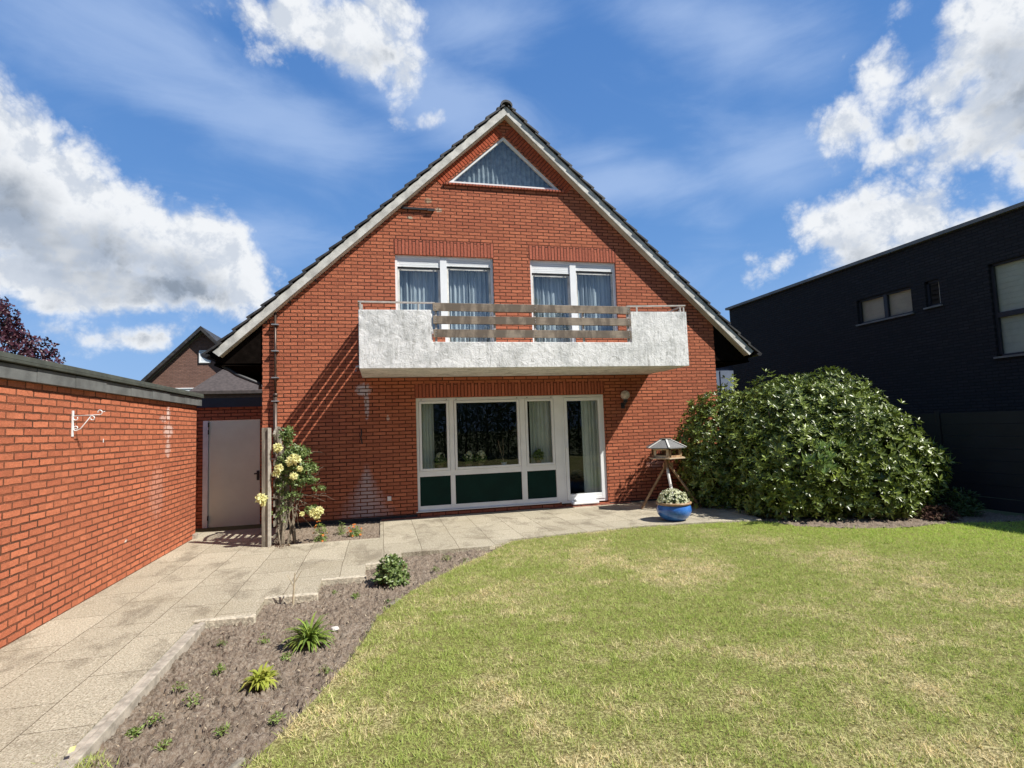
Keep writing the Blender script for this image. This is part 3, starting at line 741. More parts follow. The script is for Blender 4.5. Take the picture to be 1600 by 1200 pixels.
def upper_window(x0, xm, x1, door_left):
    """two leaves; the door leaf reaches the balcony floor"""
    f = MB()
    zl = UB if door_left else USILL; zr = USILL if door_left else UB
    y0, y1 = .05, .12
    f.box(x0, x0 + .045, y0, y1, zl, UZ); f.box(x1 - .045, x1, y0, y1, zr, UZ); f.box(xm - .065, xm + .065, y0 - .012, y1, UB if True else zl, UZ - .03)
    f.box(x0 + .045, x1 - .045, y0, y1, UZ - .03, UZ)
    f.box(x0 + .045, xm - .065, y0, y1, zl, zl + .07); f.box(xm + .065, x1 - .045, y0, y1, zr, zr + .07)
    fo = f.build('window_frame', M['white'], house)
    shz = .20
    for (a, b, zz, sh) in ((x0 + .045, xm - .065, zl + .07, .19 if not door_left else .20), (xm + .065, x1 - .045, zr + .07, .12)):
        s = MB(); z = UZ - .03
        while z > UZ - .03 - sh: s.box(a + .002, b - .002, .062, .085, z - .036, z - .003); z -= .038
        s.box(a + .002, b - .002, .070, .082, z - .002, UZ - .032)
        s.build('roller_shutter', M['white'], house)
        bz = z - .001
        st = MB(); st.box(a + .08, a + .10, .055, .07, bz - .03, bz); st.box(b - .10, b - .08, .055, .07, bz - .03, bz); st.box(a, b, .078, .09, bz - .028, bz - .004)
        st.build('shutter_stop', M['black'], house)
        sash = MB(); frame_ring(sash, a + .004, b - .004, zz, bz - .03, .035, .088, .118); so_ = sash.build('sash', M['white_old'] , house)
        gl = MB(); gl.add([(a + .035, .100, zz + .03), (b - .035, .100, zz + .03), (b - .035, .100, bz - .06), (a + .035, .100, bz - .06)], [(0, 1, 2, 3)]); gl.build('pane', M['glass_up'], so_)
        curtain(house, a, b, zz, bz + .1, .24, M['lace'], waves=(b - a) * 12, amp=.036)
    return fo
upper_window(L0, LM, L1, False)
upper_window(U0, UM, U1, True)

# ground-floor window wall
f = MB(); y0, y1 = .04, .12
XS = [(2.76, 3.31), (3.44, 4.70), (4.87, 5.42)]
f.box(G0, 2.75, y0, y1, .10, GZT); f.box(2.75, 5.47, y0, y1, 2.165, GZT); f.box(2.75, 5.47, y0, y1, .10, .19)
f.box(3.33, 3.42, y0, y1, .19, 2.165); f.box(4.73, 4.84, y0 - .012, y1, .19, 2.165); f.box(5.44, 5.60, y0 - .012, y1, .06, GZT + .002)
for a, b in ((2.75, 3.33), (3.42, 4.73), (4.84, 5.44)): f.box(a, b, y0, y1, .735, .835)
f.build('window_frame', M['white'], house, bevel=.004)
f = MB(); f.box(G0 - .03, 5.48, -.03, .04, .085, .10); f.build('window_sill', M['white'], house)
for a, b in ((2.75, 3.33), (3.42, 4.73), (4.84, 5.44)):
    s = MB(); frame_ring(s, a + .006, b - .006, .838, 2.162, .045, .028, .10); so_ = s.build('sash', M['white'], house, bevel=.004)
    g_ = MB(); g_.add([(a + .045, .062, .875), (b - .045, .062, .875), (b - .045, .062, 2.125), (a + .045, .062, 2.125)], [(0, 1, 2, 3)]); g_.build('pane', M['glass'], so_)
    p_ = MB(); p_.box(a, b, .060, .08, .19, .735); p_.build('green_panel', M['green_panel'], house)
    for xx in (a + .05, b - .05):
        d_ = MB(); d_.tube([(xx, .024, 2.19), (xx, .05, 2.19)], .008, 8); d_.build('frame_cap', M['black'], house)
# patio door
f = MB(); frame_ring(f, 5.602, G1, .06, GZT, .05, y0, y1); f.build('door_frame', M['white'], house, bevel=.004)
s = MB(); frame_ring(s, 5.655, 6.465, .115, 2.17, .065, .028, .10); s.box(5.72, 6.40, .03, .10, .18, .23)
dr = s.build('patio_door', M['white'], house, bevel=.004)
g_ = MB(); g_.add([(5.715, .062, .23), (6.405, .062, .23), (6.405, .062, 2.11), (5.715, .062, 2.11)], [(0, 1, 2, 3)]); g_.build('pane', M['glass'], dr)
h_ = MB(); h_.box(5.665, 5.70, -.02, .03, 1.15, 1.19); h_.build('handle', M['white'], dr)
s = MB(); s.box(5.72, 6.28, -.10, .04, .030, .085); s.box(5.80, 6.22, -.055, .04, .085, .14); s.build('door_step', M['white'], house, bevel=.02)
# curtains downstairs
curtain(house, 2.72, 3.06, .86, 2.4, .30, M['curtain_room'], 5, .03)
curtain(house, 5.00, 5.5, .86, 2.4, .30, M['curtain_room'], 6, .03)
curtain(house, 6.12, 6.6, .06, 2.4, .30, M['curtain_room'], 6, .03)
s = MB(); s.box(2.72, 5.5, .14, .42, .80, .835); s.build('inner_sill', M['white_old'], house)

# gable triangle window
f = MB()
def tri_ring(o0, o1, y0, y1):
    def tri(o): 
        ang = math.atan2(TAP - TZ, (TB - TA) / 2)
        dz = o / math.cos(ang); zz = TZ + o
        x_off = (zz - TZ + dz) / ((TAP - TZ) / ((TB - TA) / 2))
        return [(TA + x_off, zz), (TB - x_off, zz), (4.59, TAP - dz)]
    A = tri(o0); B = tri(o1)
    v = [(x, y0, z) for x, z in A + B] + [(x, y1, z) for x, z in A + B]
    fs = []
    for i in range(3):
        j = (i + 1) % 3
        fs += [(i, j, 3 + j, 3 + i), (6 + i, 9 + i, 9 + j, 6 + j), (i, 6 + i, 6 + j, j), (3 + i, 3 + j, 9 + j, 9 + i)]
    f.add(v, fs); return B
B_ = tri_ring(.0, .045, .03, .10)
tw = f.build('gable_window_frame', M['white'], house)
g_ = MB(); g_.add([(x, .07, z) for x, z in B_], [(0, 1, 2)]); g_.build('pane', M['glass_up'], tw)
s = MB(); s.box(TA - .06, TB + .06, -.05, .05, TZ - .045, TZ - .012); s.build('gable_window_sill', M['soldier'], house)
s = MB(); s.box(TA + .02, TB - .02, .02, .05, TZ + .002, TZ + .05); s.build('sill_profile', M['white'], tw)
def tri_curtain():
    q = MB(); n = 200; P = []
    for i in range(n + 1):
        u = i / n; x = TA + (TB - TA) * u; P.append((x, .22 + .02 * math.sin(u * 150) + .01 * math.sin(u * 57), tri_top(x) + .02))
    q.add([(x, y, TZ - .05) for x, y, z in P] + P, [(i, i + 1, n + 2 + i, n + 1 + i) for i in range(n)])
    q.build('curtain', M['lace_dim'], house, smooth=True)
tri_curtain()

# ---- balcony
bal = MB()
BX0, BX1, BY, BT = 1.725, 7.575, -1.55, .11
bal = MB()
OUT = [(BX0, 2.622), (BX1, 2.622), (BX1, 3.63), (6.455, 3.615), (6.455, 3.056), (2.898, 3.056), (2.898, 3.59), (BX0, 3.574)]
bal.prism_xz(OUT, BY, BY + BT); bal.box(BX0 + .002, BX1 - .002, BY + BT + .001, -.001, 2.625, 2.775)
balo = bal.build('balcony', M['plaster'], house, bevel=.008)
def rail(name, mb, m): return mb.build(name, m, balo)
for (z0, z1) in ((3.57, 3.705), (3.352, 3.487), (3.128, 3.263)):
    q = MB(); q.box(2.908, 6.445, BY - .022, BY + .006, z0, z1); o_ = rail('railing_board', q, M['board'])
    o_.modifiers.new('bevel', 'BEVEL').width = .004
for x in (2.95, 4.66, 6.40):
    for z in (3.65, 3.60, 3.44, 3.40, 3.22, 3.18):
        sc_ = MB(); sc_.box(x - .006, x + .006, BY - .027, BY - .022, z - .006, z + .006); rail('screw', sc_, M['zinc'])
for x in (2.96, 3.95, 4.66, 5.55, 6.40):
    q = MB(); q.box(x - .016, x + .016, BY + .010, BY + .045, 3.05, 3.69); rail('railing_post', q, M['steel_paint'])
q = MB(); q.bar((BX0 - .01, BY + .05, 3.715), (2.95, BY + .05, 3.715), .045, .022); q.bar((BX0 + .01, BY + .05, 3.715), (BX0 + .01, -.01, 3.715), .04, .022); rail('handrail', q, M['steel_paint'])
q = MB(); q.bar((6.40, BY + .05, 3.72), (BX1 + .01, BY + .05, 3.755), .045, .022); q.bar((BX1 - .02, BY + .05, 3.75), (BX1 - .02, -.01, 3.75), .04, .022); rail('handrail', q, M['steel_paint'])
for x in (BX0 + .03, 2.68, 6.6, BX1 - .10, BX1 - .03):
    q = MB(); q.box(x - .012, x + .012, BY + .03, BY + .05, 3.52, 3.72); rail('handrail_bracket', q, M['steel_paint'])
for x in (BX0 + .014, BX1 - .014):
    for i in range(4):
        z = 3.66 - i * .236
        q = MB(); q.box(x - .008, x + .008, BY + BT + .004, -.01, z - .168, z); rail('side_board', q, M['board'])
    for y in (-1.40, -.06):
        q = MB(); q.box(x - .02 + .03 * (1 if x < 3 else -1), x + .02 + .03 * (1 if x < 3 else -1), y - .02, y + .02, 2.75, 3.69); rail('side_post', q, M['steel_paint'])
q = MB(); q.tube([(BX0 + .02, -.45, 2.80), (BX0 - .09, -.45, 2.78), (BX0 - .10, -.45, 2.70)], .02, 10); rail('drain_spout', q, M['zinc'])

# ---- roof
roof = MB(); STEP = .318; ang = math.atan(SL); cs, sn = math.cos(ang), math.sin(ang)
YF, YB = -.215, 9.3
LEN = (APX + .83) / cs
for sgn in (-1, 1):
    nrow = int(LEN / STEP) + 1; s0 = LEN - nrow * STEP
    for i in range(nrow):
        a = max(.02, s0 + i * STEP); b = s0 + (i + 1) * STEP + .045
        def P(s, off): return (APX + sgn * (s * cs + off * sn), APZ - s * sn + off * cs)
        # thick at the lower end, lifted over the next course
        pts = [P(a, .022), P(b, .058), P(b, .096), P(a, .050)]
        if sgn < 0: pts = pts[::-1]
        roof.prism_xz(pts, YF + random.uniform(-.006, .006), YB)
ro = roof.build('roof', M['tile'], house)
rd = MB(); 
y = YF - .02
while y < YB:
    n = 9; pr = []
    for i in range(n + 1):
        t_ = math.pi * i / n; pr.append((APX + .125 * math.cos(t_), APZ + .005 + .115 * math.sin(t_)))
    pr2 = [(APX + (x - APX) * .8, APZ + (z - APZ) * .8 - .02) for x, z in pr[::-1]]
    rd.prism_xz((pr + pr2)[::-1], y, y + .40); y += .36
rd.build('ridge_tiles', M['tile'], ro)
# verge boards + soffits
for sgn in (-1, 1):
    def Q(s, off): return (APX + sgn * (s * cs + off * sn), APZ - s * sn + off * cs)
    e = LEN - .10
    q = MB(); pts = [Q(.0, .015), Q(e, .015), Q(e - .02, -.115), (APX, APZ - .115 / cs)]
    q.prism_xz(pts if sgn < 0 else pts[::-1], -.175, -.148)
    q.build('verge_board', M['white_old'], ro)
    q = MB(); pts = [(APX, APZ - .100 / cs), Q(e - .03, -.100), Q(e - .03, -.125), (APX, APZ - .125 / cs)]
    q.prism_xz(pts if sgn < 0 else pts[::-1], -.147, -.006)
    q.build('soffit', M['soffit'], ro)
    # closed dark underside beyond the wall
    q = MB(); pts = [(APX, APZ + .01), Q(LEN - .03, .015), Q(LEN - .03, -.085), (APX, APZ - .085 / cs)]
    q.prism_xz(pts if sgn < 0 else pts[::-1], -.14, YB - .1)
    q.build('rafter_boarding', M['shaded_wood'], ro)
    # eave beam and gutter
    xe = APX + sgn * (LEN * cs + .02); ze = APZ - LEN * sn
    q = MB(); n = 8; out_, in_ = [], []
    for i in range(n + 1):
        t_ = math.pi + math.pi * i / n; out_.append((xe + .062 * math.cos(t_) + sgn * .02, ze + .03 + .062 * math.sin(t_))); in_.append((xe + .055 * math.cos(t_) + sgn * .02, ze + .03 + .055 * math.sin(t_)))
    q.prism_xz((out_ + in_[::-1]), -.24, YB); q.prism_xz(out_, -.242, -.238)
    q.build('gutter', M['black'], ro)
    xi = -.40 if sgn < 0 else HR + .10
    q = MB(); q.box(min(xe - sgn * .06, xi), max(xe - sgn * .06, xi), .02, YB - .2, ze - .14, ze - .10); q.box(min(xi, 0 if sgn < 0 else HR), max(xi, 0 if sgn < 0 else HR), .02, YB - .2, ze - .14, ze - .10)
    q.build('eave_soffit', M['shaded_wood'], ro)
# near-black board at each eave end, painting in the open underside's deep shade
for sgn in (-1, 1):
    xw = 0 if sgn < 0 else HR; xe = APX + sgn * LEN * cs; ze = APZ - LEN * sn
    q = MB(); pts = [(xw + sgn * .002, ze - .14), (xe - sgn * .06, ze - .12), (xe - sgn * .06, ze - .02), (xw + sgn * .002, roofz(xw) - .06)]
    q.prism_xz(pts if sgn > 0 else pts[::-1], .02, .045); q.build('eave_shade_board', M['shaded_wood'], ro)
q = MB(); q.tube([(-.74, .15, 3.02), (-.72, .15, 2.92), (-.45, .12, 2.72), (-.06, .10, 2.55), (-.05, .10, 2.45)], .035, 10); q.build('gutter_elbow', M['black'], ro, smooth=True)

# downpipe
q = MB(); q.tube([(.225, -.05, 3.82), (.225, -.05, 2.32)], .022, 12); q.tube([(.225, -.05, 2.34), (.225, -.05, .0)], .036, 12); q.tube([(.225, -.05, 2.30), (.225, -.05, 2.36)], .042, 12)
dp = q.build('downpipe', M['brown_metal'], house, smooth=True)
for z in (3.60, 3.12, 2.64, 2.22, 1.2):
    q = MB(); q.box(.165, .285, -.095, -.004, z - .009, z + .009); q.build('pipe_clip', M['zinc'], dp)
# rusty awning bar under the verge
q = MB(); q.box(2.50, 3.14, -.05, -.003, 5.90, 5.935); q.box(3.0, 3.14, -.06, -.05, 5.88, 5.93); q.build('awning_bar', M['black'], house)
for x, z in ((.05, 3.62), (.45, 4.0), (.9, 4.42), (1.35, 4.86)):
    q = MB(); q.box(x, x + .03, -.03, -.003, z, z + .05); q.build('wall_clip', M['brown_metal'], house)
# socket, hook
q = MB(); q.box(2.145, 2.215, -.045, -.002, .34, .42); q.build('wall_socket', M['socket'], house, bevel=.006)
q = MB(); q.tube([(1.70, -.003, 1.66), (1.70, -.05, 1.65), (1.70, -.055, 1.58), (1.685, -.05, 1.52), (1.70, -.02, 1.47), (1.71, -.01, 1.40)], .012, 8); q.build('wall_hook', M['black'], house)

# wall lamp
la = empty('wall_lamp', (6.95, 0, 2.0), 'round dusty glass globe lamp on black bracket beside the patio door', 'lamp')
q = MB(); q.lathe([(.0, -.095)] + [(.095 * math.sin(t_), -.095 * math.cos(t_)) for t_ in np.linspace(.15, 3.0, 16)] + [(0, .095)], 6.93, -.15, 24, 2.19); q.build('glass_globe', M['globe'], la, smooth=True)
q = MB(); q.tube([(6.93, -.15, 2.10), (6.93, -.15, 2.04)], .045, 14); q.tube([(6.93, -.15, 2.05), (6.93, -.13, 2.0), (6.93, -.05, 1.98), (6.93, 0, 1.98)], .012, 8); q.box(6.89, 6.97, -.014, -.001, 1.92, 2.04); q.build('bracket', M['black'], la)

# ------------------------------------------------------------------ window-sill plants behind the glass
def inner_plant(x, y, z, name, label, kind):
    e = empty(name, (x, y, z), label, 'house plant')
    q = MB(); q.lathe([(0, 0), (.045, 0), (.06, .085), (.052, .085), (.05, .07), (0, .07)], x, y, 16, z); q.build('pot', M['terracotta'] if kind != 'orchid' else M['white'], e, smooth=True)
    n = 14
    if kind == 'orchid':
        q = MB()
        for i in range(4):
            a = random.uniform(-.7, .7); q.tube([(x, y, z + .07), (x + a * .1, y + .01, z + .25), (x + a * .28, y, z + .42 + .05 * i)], .005, 5)
        q.build('stem', M['stem_grey'], e)
        P = np.array([[x + random.uniform(-.03, .03), y, z + .08] for _ in range(8)]); N = np.tile([[0, 0, 1.0]], (8, 1))
        foliage('leaf', P, N, .16, .05, M['garden_leaf'], e, .75, 1, .2)
    else:
        c_ = np.array([x, y, z + .19]); D = rand_dirs(60); P = c_ + D * np.array([.10, .06, .09]) * RNG.random((60, 1)) ** .4
        foliage('leaf', P, unit(D + np.array([0, 0, .6])), .07, .045, M['garden_leaf'], e, .7, 2, .3)
        if kind == 'flower':
            D = rand_dirs(26); P = c_ + np.array([0, -.03, .06]) + D * .075
            foliage('flower_cluster', P, D, .03, .03, M['petal_white'], e, .7, 5, .2)
inner_plant(3.16, .22, .84, 'flowering_pot_plant', 'dusky flowering pot plant behind the narrow left pane of the patio window', 'flower')
inner_plant(3.72, .24, .84, 'flowering_pot_plant', 'left of two flowering pot plants behind the wide window pane', 'flower')
inner_plant(3.96, .24, .84, 'flowering_pot_plant', 'right of two flowering pot plants behind the wide window pane', 'flower')
inner_plant(4.42, .22, .84, 'orchid', 'bare stemmed orchid in white pot behind the wide window pane', 'orchid')
inner_plant(5.14, .22, .84, 'leafy_pot_plant', 'leafy plant in yellow brown pot against the curtain beside the patio door', 'leafy')

# ------------------------------------------------------------------ garage
ga = empty('garage', (-3.4, -5.5, 0), 'low flat roofed red brick garage with grey slate edge on the left', 'garage')
XG = -.916; GY = -.47; DY = 1.35
q = MB(); q.add([(XG, -13, -.1), (XG, GY, -.1), (XG, GY, 2.15), (XG, -13, 2.15)], [(0, 1, 2, 3)])
q.add([(XG, GY, -.1), (-1.75, GY, -.1), (-1.75, GY, 2.15), (XG, GY, 2.15)], [(0, 1, 2, 3)])
q.add([(-1.75, GY, -.3), (-1.75, DY, -.3), (-1.75, DY, 2.2), (-1.75, GY, 2.2)], [(0, 1, 2, 3)])
q.build('wall', M['brick_garage'], ga)
q = MB(); x1, x0 = -1.20, -1.325
q.add([(-1.75, DY, -.3), (-1.33, DY, -.3), (-1.33, DY, 2.25), (-1.75, DY, 2.25)], [(0, 1, 2, 3)])
q.add([(-1.33, DY, 1.945), (0, DY, 1.945), (0, DY, 2.25), (-1.33, DY, 2.25)], [(0, 1, 2, 3)])
q.add([(-.30, DY, -.3), (0, DY, -.3), (0, DY, 1.945), (-.30, DY, 1.945)], [(0, 1, 2, 3)])
q.build('recess_wall', M['brick_door'], ga)
q = MB(); q.box(-1.328, -1.235, DY - .03, DY + .05, -.20, 1.94); q.build('door_frame', M['light_grey_paint'], ga, bevel=.004)
q = MB(); q.box(-1.228, -.302, DY + .0, DY + .045, -.165, 1.935); do = q.build('door', M['door_grey'], ga, bevel=.004)
q = MB(); q.box(-.40, -.31, DY - .055, DY - .035, .86, .885); q.tube([(-.335, DY - .05, .872), (-.335, DY, .872)], .010, 8); q.box(-.36, -.31, DY - .008, DY - .001, .74, .93); q.build('handle', M['black'], do)
for z in (1.72, 1.86, .06):
    q = MB(); q.tube([(-1.228, DY - .038, z - .045), (-1.228, DY - .038, z + .045)], .012, 8); q.build('hinge', M['black'], do)
q = MB(); q.box(-1.33, -.30, DY - .06, DY + .05, -.235, -.19); q.build('threshold', M['concrete'], ga)
# fascia: slate panels and capping; steps at each panel
fa = MB(); y = -13.0; i = 0
while y < GY:
    y2 = min(y + .62, GY + .06); off = .004 * (i % 3)
    fa.box(XG - .0, XG + .052 + off, y, y2 - .004, 2.145, 2.262); y = y2; i += 1
    if y >= GY: break
fa.box(-1.8, XG + .05, GY + .03, GY + .068, 2.145, 2.262)
fa.build('fascia', M['slate'], ga)
cp = MB(); cp.box(-7.0, XG + .085, -13, GY + .09, 2.275, 2.30)
cp.prism_xz([(XG - .35, 2.30), (XG + .085, 2.30), (XG + .075, 2.345), (XG - .30, 2.375)], -13, GY + .09)
cp.build('roof_capping', M['cap'], ga, bevel=.004)
q = MB(); q.box(-7, XG + .04, -13, GY, 2.20, 2.27); q.build('roof_deck', M['slate'], ga)
q = MB(); q.box(-1.8, -.01, DY - .07, DY - .03, 2.20, 2.38); q.box(-7, -.01, GY + .1, 9, 2.30, 2.38) if False else None
q.box(-7, -.01, DY - .03, 9, 2.26, 2.375); q.build('recess_fascia', simple('dark_navy_fascia', (.018, .022, .035), .5, .2, 5), ga)
q = MB(); q.box(-1.0, -.86, -.62, GY + .02, -.04, .075); q.build('concrete_foot', M['concrete'], ga, bevel=.01)

# white scroll bracket on the garage wall
wb = empty('wall_bracket', (XG, -4.25, 1.8), 'white wrought iron scroll bracket for a hanging basket on the garage wall', 'bracket')
def spiral(cx, cz, r0, r1, a0, a1, n=18): return [(cx + (r0 + (r1 - r0) * i / n) * math.cos(a0 + (a1 - a0) * i / n), -4.25, cz + (r0 + (r1 - r0) * i / n) * math.sin(a0 + (a1 - a0) * i / n)) for i in range(n + 1)]
q = MB(); q.box(XG + .002, XG + .012, -4.262, -4.238, 1.67, 1.925); q.build('back_plate', M['white'], wb)
q = MB(); q.tube([(XG + .01, -4.25, 1.872), (XG + .23, -4.25, 1.878)] + spiral(XG + .235, 1.905, .027, .014, -math.pi / 2, math.pi * 1.1), .0045, 8); q.tube([(XG + .262, -4.25, 1.905), (XG + .282, -4.25, 1.91)], .003, 6); q.build('arm', M['white'], wb, smooth=True)
q = MB(); q.tube(spiral(XG + .038, 1.755, .030, .016, math.pi * 1.0, math.pi * .0 - 0, 2)[:1] + spiral(XG + .035, 1.752, .012, .026, math.pi * -.3, math.pi * 1.5 + .2) + [(XG + .075, -4.25, 1.745), (XG + .155, -4.25, 1.86)] + spiral(XG + .172, 1.845, .026, .012, math.pi * .75, -math.pi * 1.1), .0045, 8); q.build('brace', M['white'], wb, smooth=True)
q = MB(); q.tube(spiral(XG + .034, 1.85, .012, .024, math.pi * .2, math.pi * -1.05), .0045, 8); q.build('scroll', M['white'], wb, smooth=True)
q = MB(); q.box(XG + .001, XG + .006, -3.62, -3.612, 1.60, 1.64); q.build('wall_peg', M['white'], ga)

# ------------------------------------------------------------------ trellis + climbing rose
te = empty('trellis', (.45, -1.72, 0), 'weathered wooden arched trellis panel between two posts beside the alley', 'trellis')
q = MB(); q.box(.335, .425, -1.77, -1.68, -.05, 1.73); q.build('post', M['old_wood'], te, bevel=.005)
q = MB(); q.box(.425, .455, -1.80, -1.70, -.05, 1.725); q.build('panel_edge', simple('pale_edge_wood', (.42, .39, .33), .8, .2, 14), te)
q = MB(); q.box(.38, .46, -.92, -.84, -.05, 1.55); q.build('post', M['old_wood'], te, bevel=.005)
arc = [( .49, -1.70 + .78 * u, 1.58 + .15 * math.sin(math.pi * min(1, u * .93 + .07))) for u in np.linspace(0, 1, 15)]
q = MB()
for a, b in zip(arc[:-1], arc[1:]): q.bar(a, b, .03, .04)
q.build('arched_rail', M['old_wood'], te)
q = MB(); q.bar((.49, -1.70, 1.36), (.49, -.92, 1.36), .025, .05); q.build('cross_rail', M['old_wood'], te)
for i in range(9):
    u = (i + .5) / 9; y_ = -1.70 + .78 * u; zt = 1.58 + .15 * math.sin(math.pi * min(1, u * .93 + .07)); yb = -1.31 + (y_ + 1.31) * .55
    q = MB(); q.bar((.49, yb, 1.37), (.49, y_, zt), .014, .020); q.build('fan_slat', M['old_wood'], te)
for i, z in enumerate((.10, .27, .40, .56, .70, .86, 1.0, 1.16)):
    q = MB(); q.box(.482, .498, -1.70, -.90, z, z + (.085 if i % 2 else .045)); q.build('lattice_slat', M['old_wood'], te)
for y_ in (-1.45, -1.17):
    q = MB(); q.box(.499, .512, y_ - .012, y_ + .012, .05, 1.37); q.build('upright', M['old_wood'], te)
q = MB()
for i in range(11): q.box(.440, .458, -.835, -.02, .03 + i * .13, .03 + i * .13 + .126)
q.build('added_shade_screen', M['old_wood'], te)  # solid screen added behind the roses to shade the alley floor

rs = empty('climbing_rose', (.62, -1.62, 0), 'climbing rose with pale yellow blooms on the wooden trellis', 'rose')
random.seed(11)
q = MB(); tips = []
def cane(p0, p1, bend, r0=.011, r1=.004, n=9):
    p0 = Vector(p0); p1 = Vector(p1); pts = []; ph = random.random() * 6
    for i in range(n):
        u = i / (n - 1); p = p0.lerp(p1, u) + Vector(bend) * math.sin(math.pi * u) + Vector((math.sin(ph + u * 9), math.cos(ph + u * 8), 0)) * .018 * min(1, u * 3)
        pts.append(p)
    q.tube(pts, [r0 + (r1 - r0) * i / (n - 1) for i in range(n)], 6); return pts
tree_pts = []
for i in range(13):
    x = .55 + random.random() * .22; y = -1.72 + random.random() * .2
    tx = .5 + random.random() * .45; tz = .9 + random.random() * .9
    tree_pts += cane((x, y, -.04), (tx, -1.65 + random.random() * .25, tz), (random.uniform(-.05, .08), 0, 0), random.uniform(.009, .016))
for e_ in [((.7, -1.6, .55), (1.02, -1.55, .15)), ((.7, -1.6, .7), (1.20, -1.55, .38)), ((.65, -1.6, .6), (1.18, -1.6, .58)), ((.75, -1.6, .8), (1.12, -1.55, 1.0)), ((.6, -1.6, .6), (.36, -1.82, .62)), ((.75, -1.6, .7), (1.0, -1.5, .4)), ((.7, -1.6, .5), (.85, -1.5, .12)), ((.8, -1.6, .7), (1.05, -1.6, .85)), ((.62, -1.6, 1.3), (.66, -1.6, 1.76))]:
    tree_pts += cane(e_[0], e_[1], (0, 0, random.uniform(.0, .12)), .006, .0025, 7)
for i in range(30):
    p = random.choice(tree_pts); d = Vector((random.uniform(-.1, .3), random.uniform(-.12, .12), random.uniform(-.12, .22)))
    if p.z > .35: tree_pts += cane(p, p + d, (0, 0, .02), .004, .0015, 5)
q.build('canes', M['stem_grey'], rs)
P = []
for (cx, cz, rx, rz, n) in [(.66, 1.60, .10, .17, 150), (.80, 1.34, .20, .13, 210), (.66, 1.18, .17, .16, 210), (.95, 1.12, .17, .12, 150), (.80, .95, .20, .12, 180), (.98, .92, .12, .08, 80), (.55, .85, .08, .12, 30), (.72, .72, .15, .10, 50), (.40, .48, .07, .10, 30), (1.02, .48, .12, .06, 40), (1.12, .80, .12, .04, 22), (.58, 1.0, .1, .3, 60), (.62, .5, .12, .18, 30)]:
    for _ in range(int(n * .95)):
        a = rand_dirs(1)[0] * RNG.random() ** .5
        P.append((cx + a[0] * rx, -1.62 + a[1] * .14, cz + a[2] * rz))
P = np.array(P); N = unit(rand_dirs(len(P)) + np.array([.2, -.5, .7]))
foliage('foliage', P, N, .042, .026, M['rose_leaf'], rs, .8, 3, .3)
def rose_flower(c, r, m=M['petal_yellow'], parent=rs, nm='bloom'):
    c = np.array(c); Ps, Ns, = [], []
    D = unit(rand_dirs(30) + np.array([.15, -.75, .45])); PP = c + D * r * .15
    foliage(nm, PP, D, r * 1.0, r * .95, m, parent, .35, 3, .35, fold=-.25, droop=.25)
for (x, y, z, r) in [(.56, -1.78, 1.42, .055), (.73, -1.76, 1.22, .055), (.81, -1.78, 1.24, .06), (.77, -1.76, 1.27, .045), (.86, -1.74, 1.10, .035), (.58, -1.80, 1.12, .05), (.54, -1.78, 1.05, .045), (.78, -1.78, 1.0, .045), (.345, -1.84, .70, .060), (.37, -1.83, .63, .035), (1.06, -1.74, .44, .055), (1.13, -1.74, .46, .050), (1.09, -1.75, .39, .04), (.88, -1.7, .43, .03)]:
    rose_flower((x, y, z), r * 1.2)

# ------------------------------------------------------------------ small plants
def tuft(x, y, name, label, mname='garden_leaf', r=.05, h=.05, n=60, L=.03, W=.012, cat='plant', group=None, flowers=None, z=-.045, fl=10):
    e = empty(name, (x, y, z), label, cat, group)
    D = rand_dirs(n); D[:, 2] = np.abs(D[:, 2]); P = np.array([x, y, z]) + D * np.array([r, r, h]) * RNG.random((n, 1)) ** .5
    foliage('leaves', P, unit(D + np.array([0, 0, .8])), L, W, M[mname], e, .6, 3, .35)
    q = MB()
    for i in range(5): q.tube([(x, y, z - .01), (x + random.uniform(-.5, .5) * r, y + random.uniform(-.5, .5) * r, z + h * .7)], .003, 5)
    q.build('stems', M['stem'], e)
    if flowers:
        D = rand_dirs(fl); D[:, 2] = np.abs(D[:, 2]); P = np.array([x, y, z]) + D * np.array([r, r, h]) * 1.05
        foliage('flowers', P, unit(D + np.array([0, -.4, .5])), .022, .02, M[flowers], e, .7, 6, .2)
    return e
def strap_plant(x, y, name, label, m, n, L, W, cat='plant', z=-.04, droop=.35):
    e = empty(name, (x, y, z), label, cat)
    V, F = [], []
    R_ = []
    for i in range(n):
        a = random.random() * 2 * math.pi; ll = L * random.uniform(.6, 1.15); ti = random.uniform(.25, 1.1); w_ = W * random.uniform(.8, 1.2); rr = random.random()
        d = Vector((math.cos(a) * math.sin(ti), math.sin(a) * math.sin(ti), math.cos(ti))); s_ = Vector((-math.sin(a), math.cos(a), 0)); p = Vector((x + random.uniform(-.03, .03), y + random.uniform(-.03, .03), z)); k = len(V)
        for j in range(6):
            u = j / 5; ww = w_ * (1 - u ** 2.2) * (.6 + .8 * min(u * 2, 1)) / 2 + .0006; c_ = p + Vector((0, 0, .004))
            V += [tuple(c_ + s_ * ww), tuple(c_ - s_ * ww)]; R_ += [rr, rr]
            d = (d + Vector((0, 0, -droop * (u + .15)))).normalized(); p = p + d * ll / 5
            if p.z < z - .01: p.z = z - .01
        for j in range(5): F += [k + 2 * j, k + 2 * j + 1, k + 2 * j + 3, k + 2 * j + 2]
    np_mesh('leaves', np.array(V), np.array(F), 4, M[m], e, np.array(R_))
    return e
strap_plant(1.47, -5.76, 'daylily', 'large clump of arching strap leaves in the soil bed', 'strap_leaf', 150, .24, .020, 'plant', droop=.55)
strap_plant(1.23, -6.42, 'lime_lily', 'lime yellow clump of narrow leaves in the soil bed', 'lime_leaf', 110, .14, .022, 'plant', droop=.6)
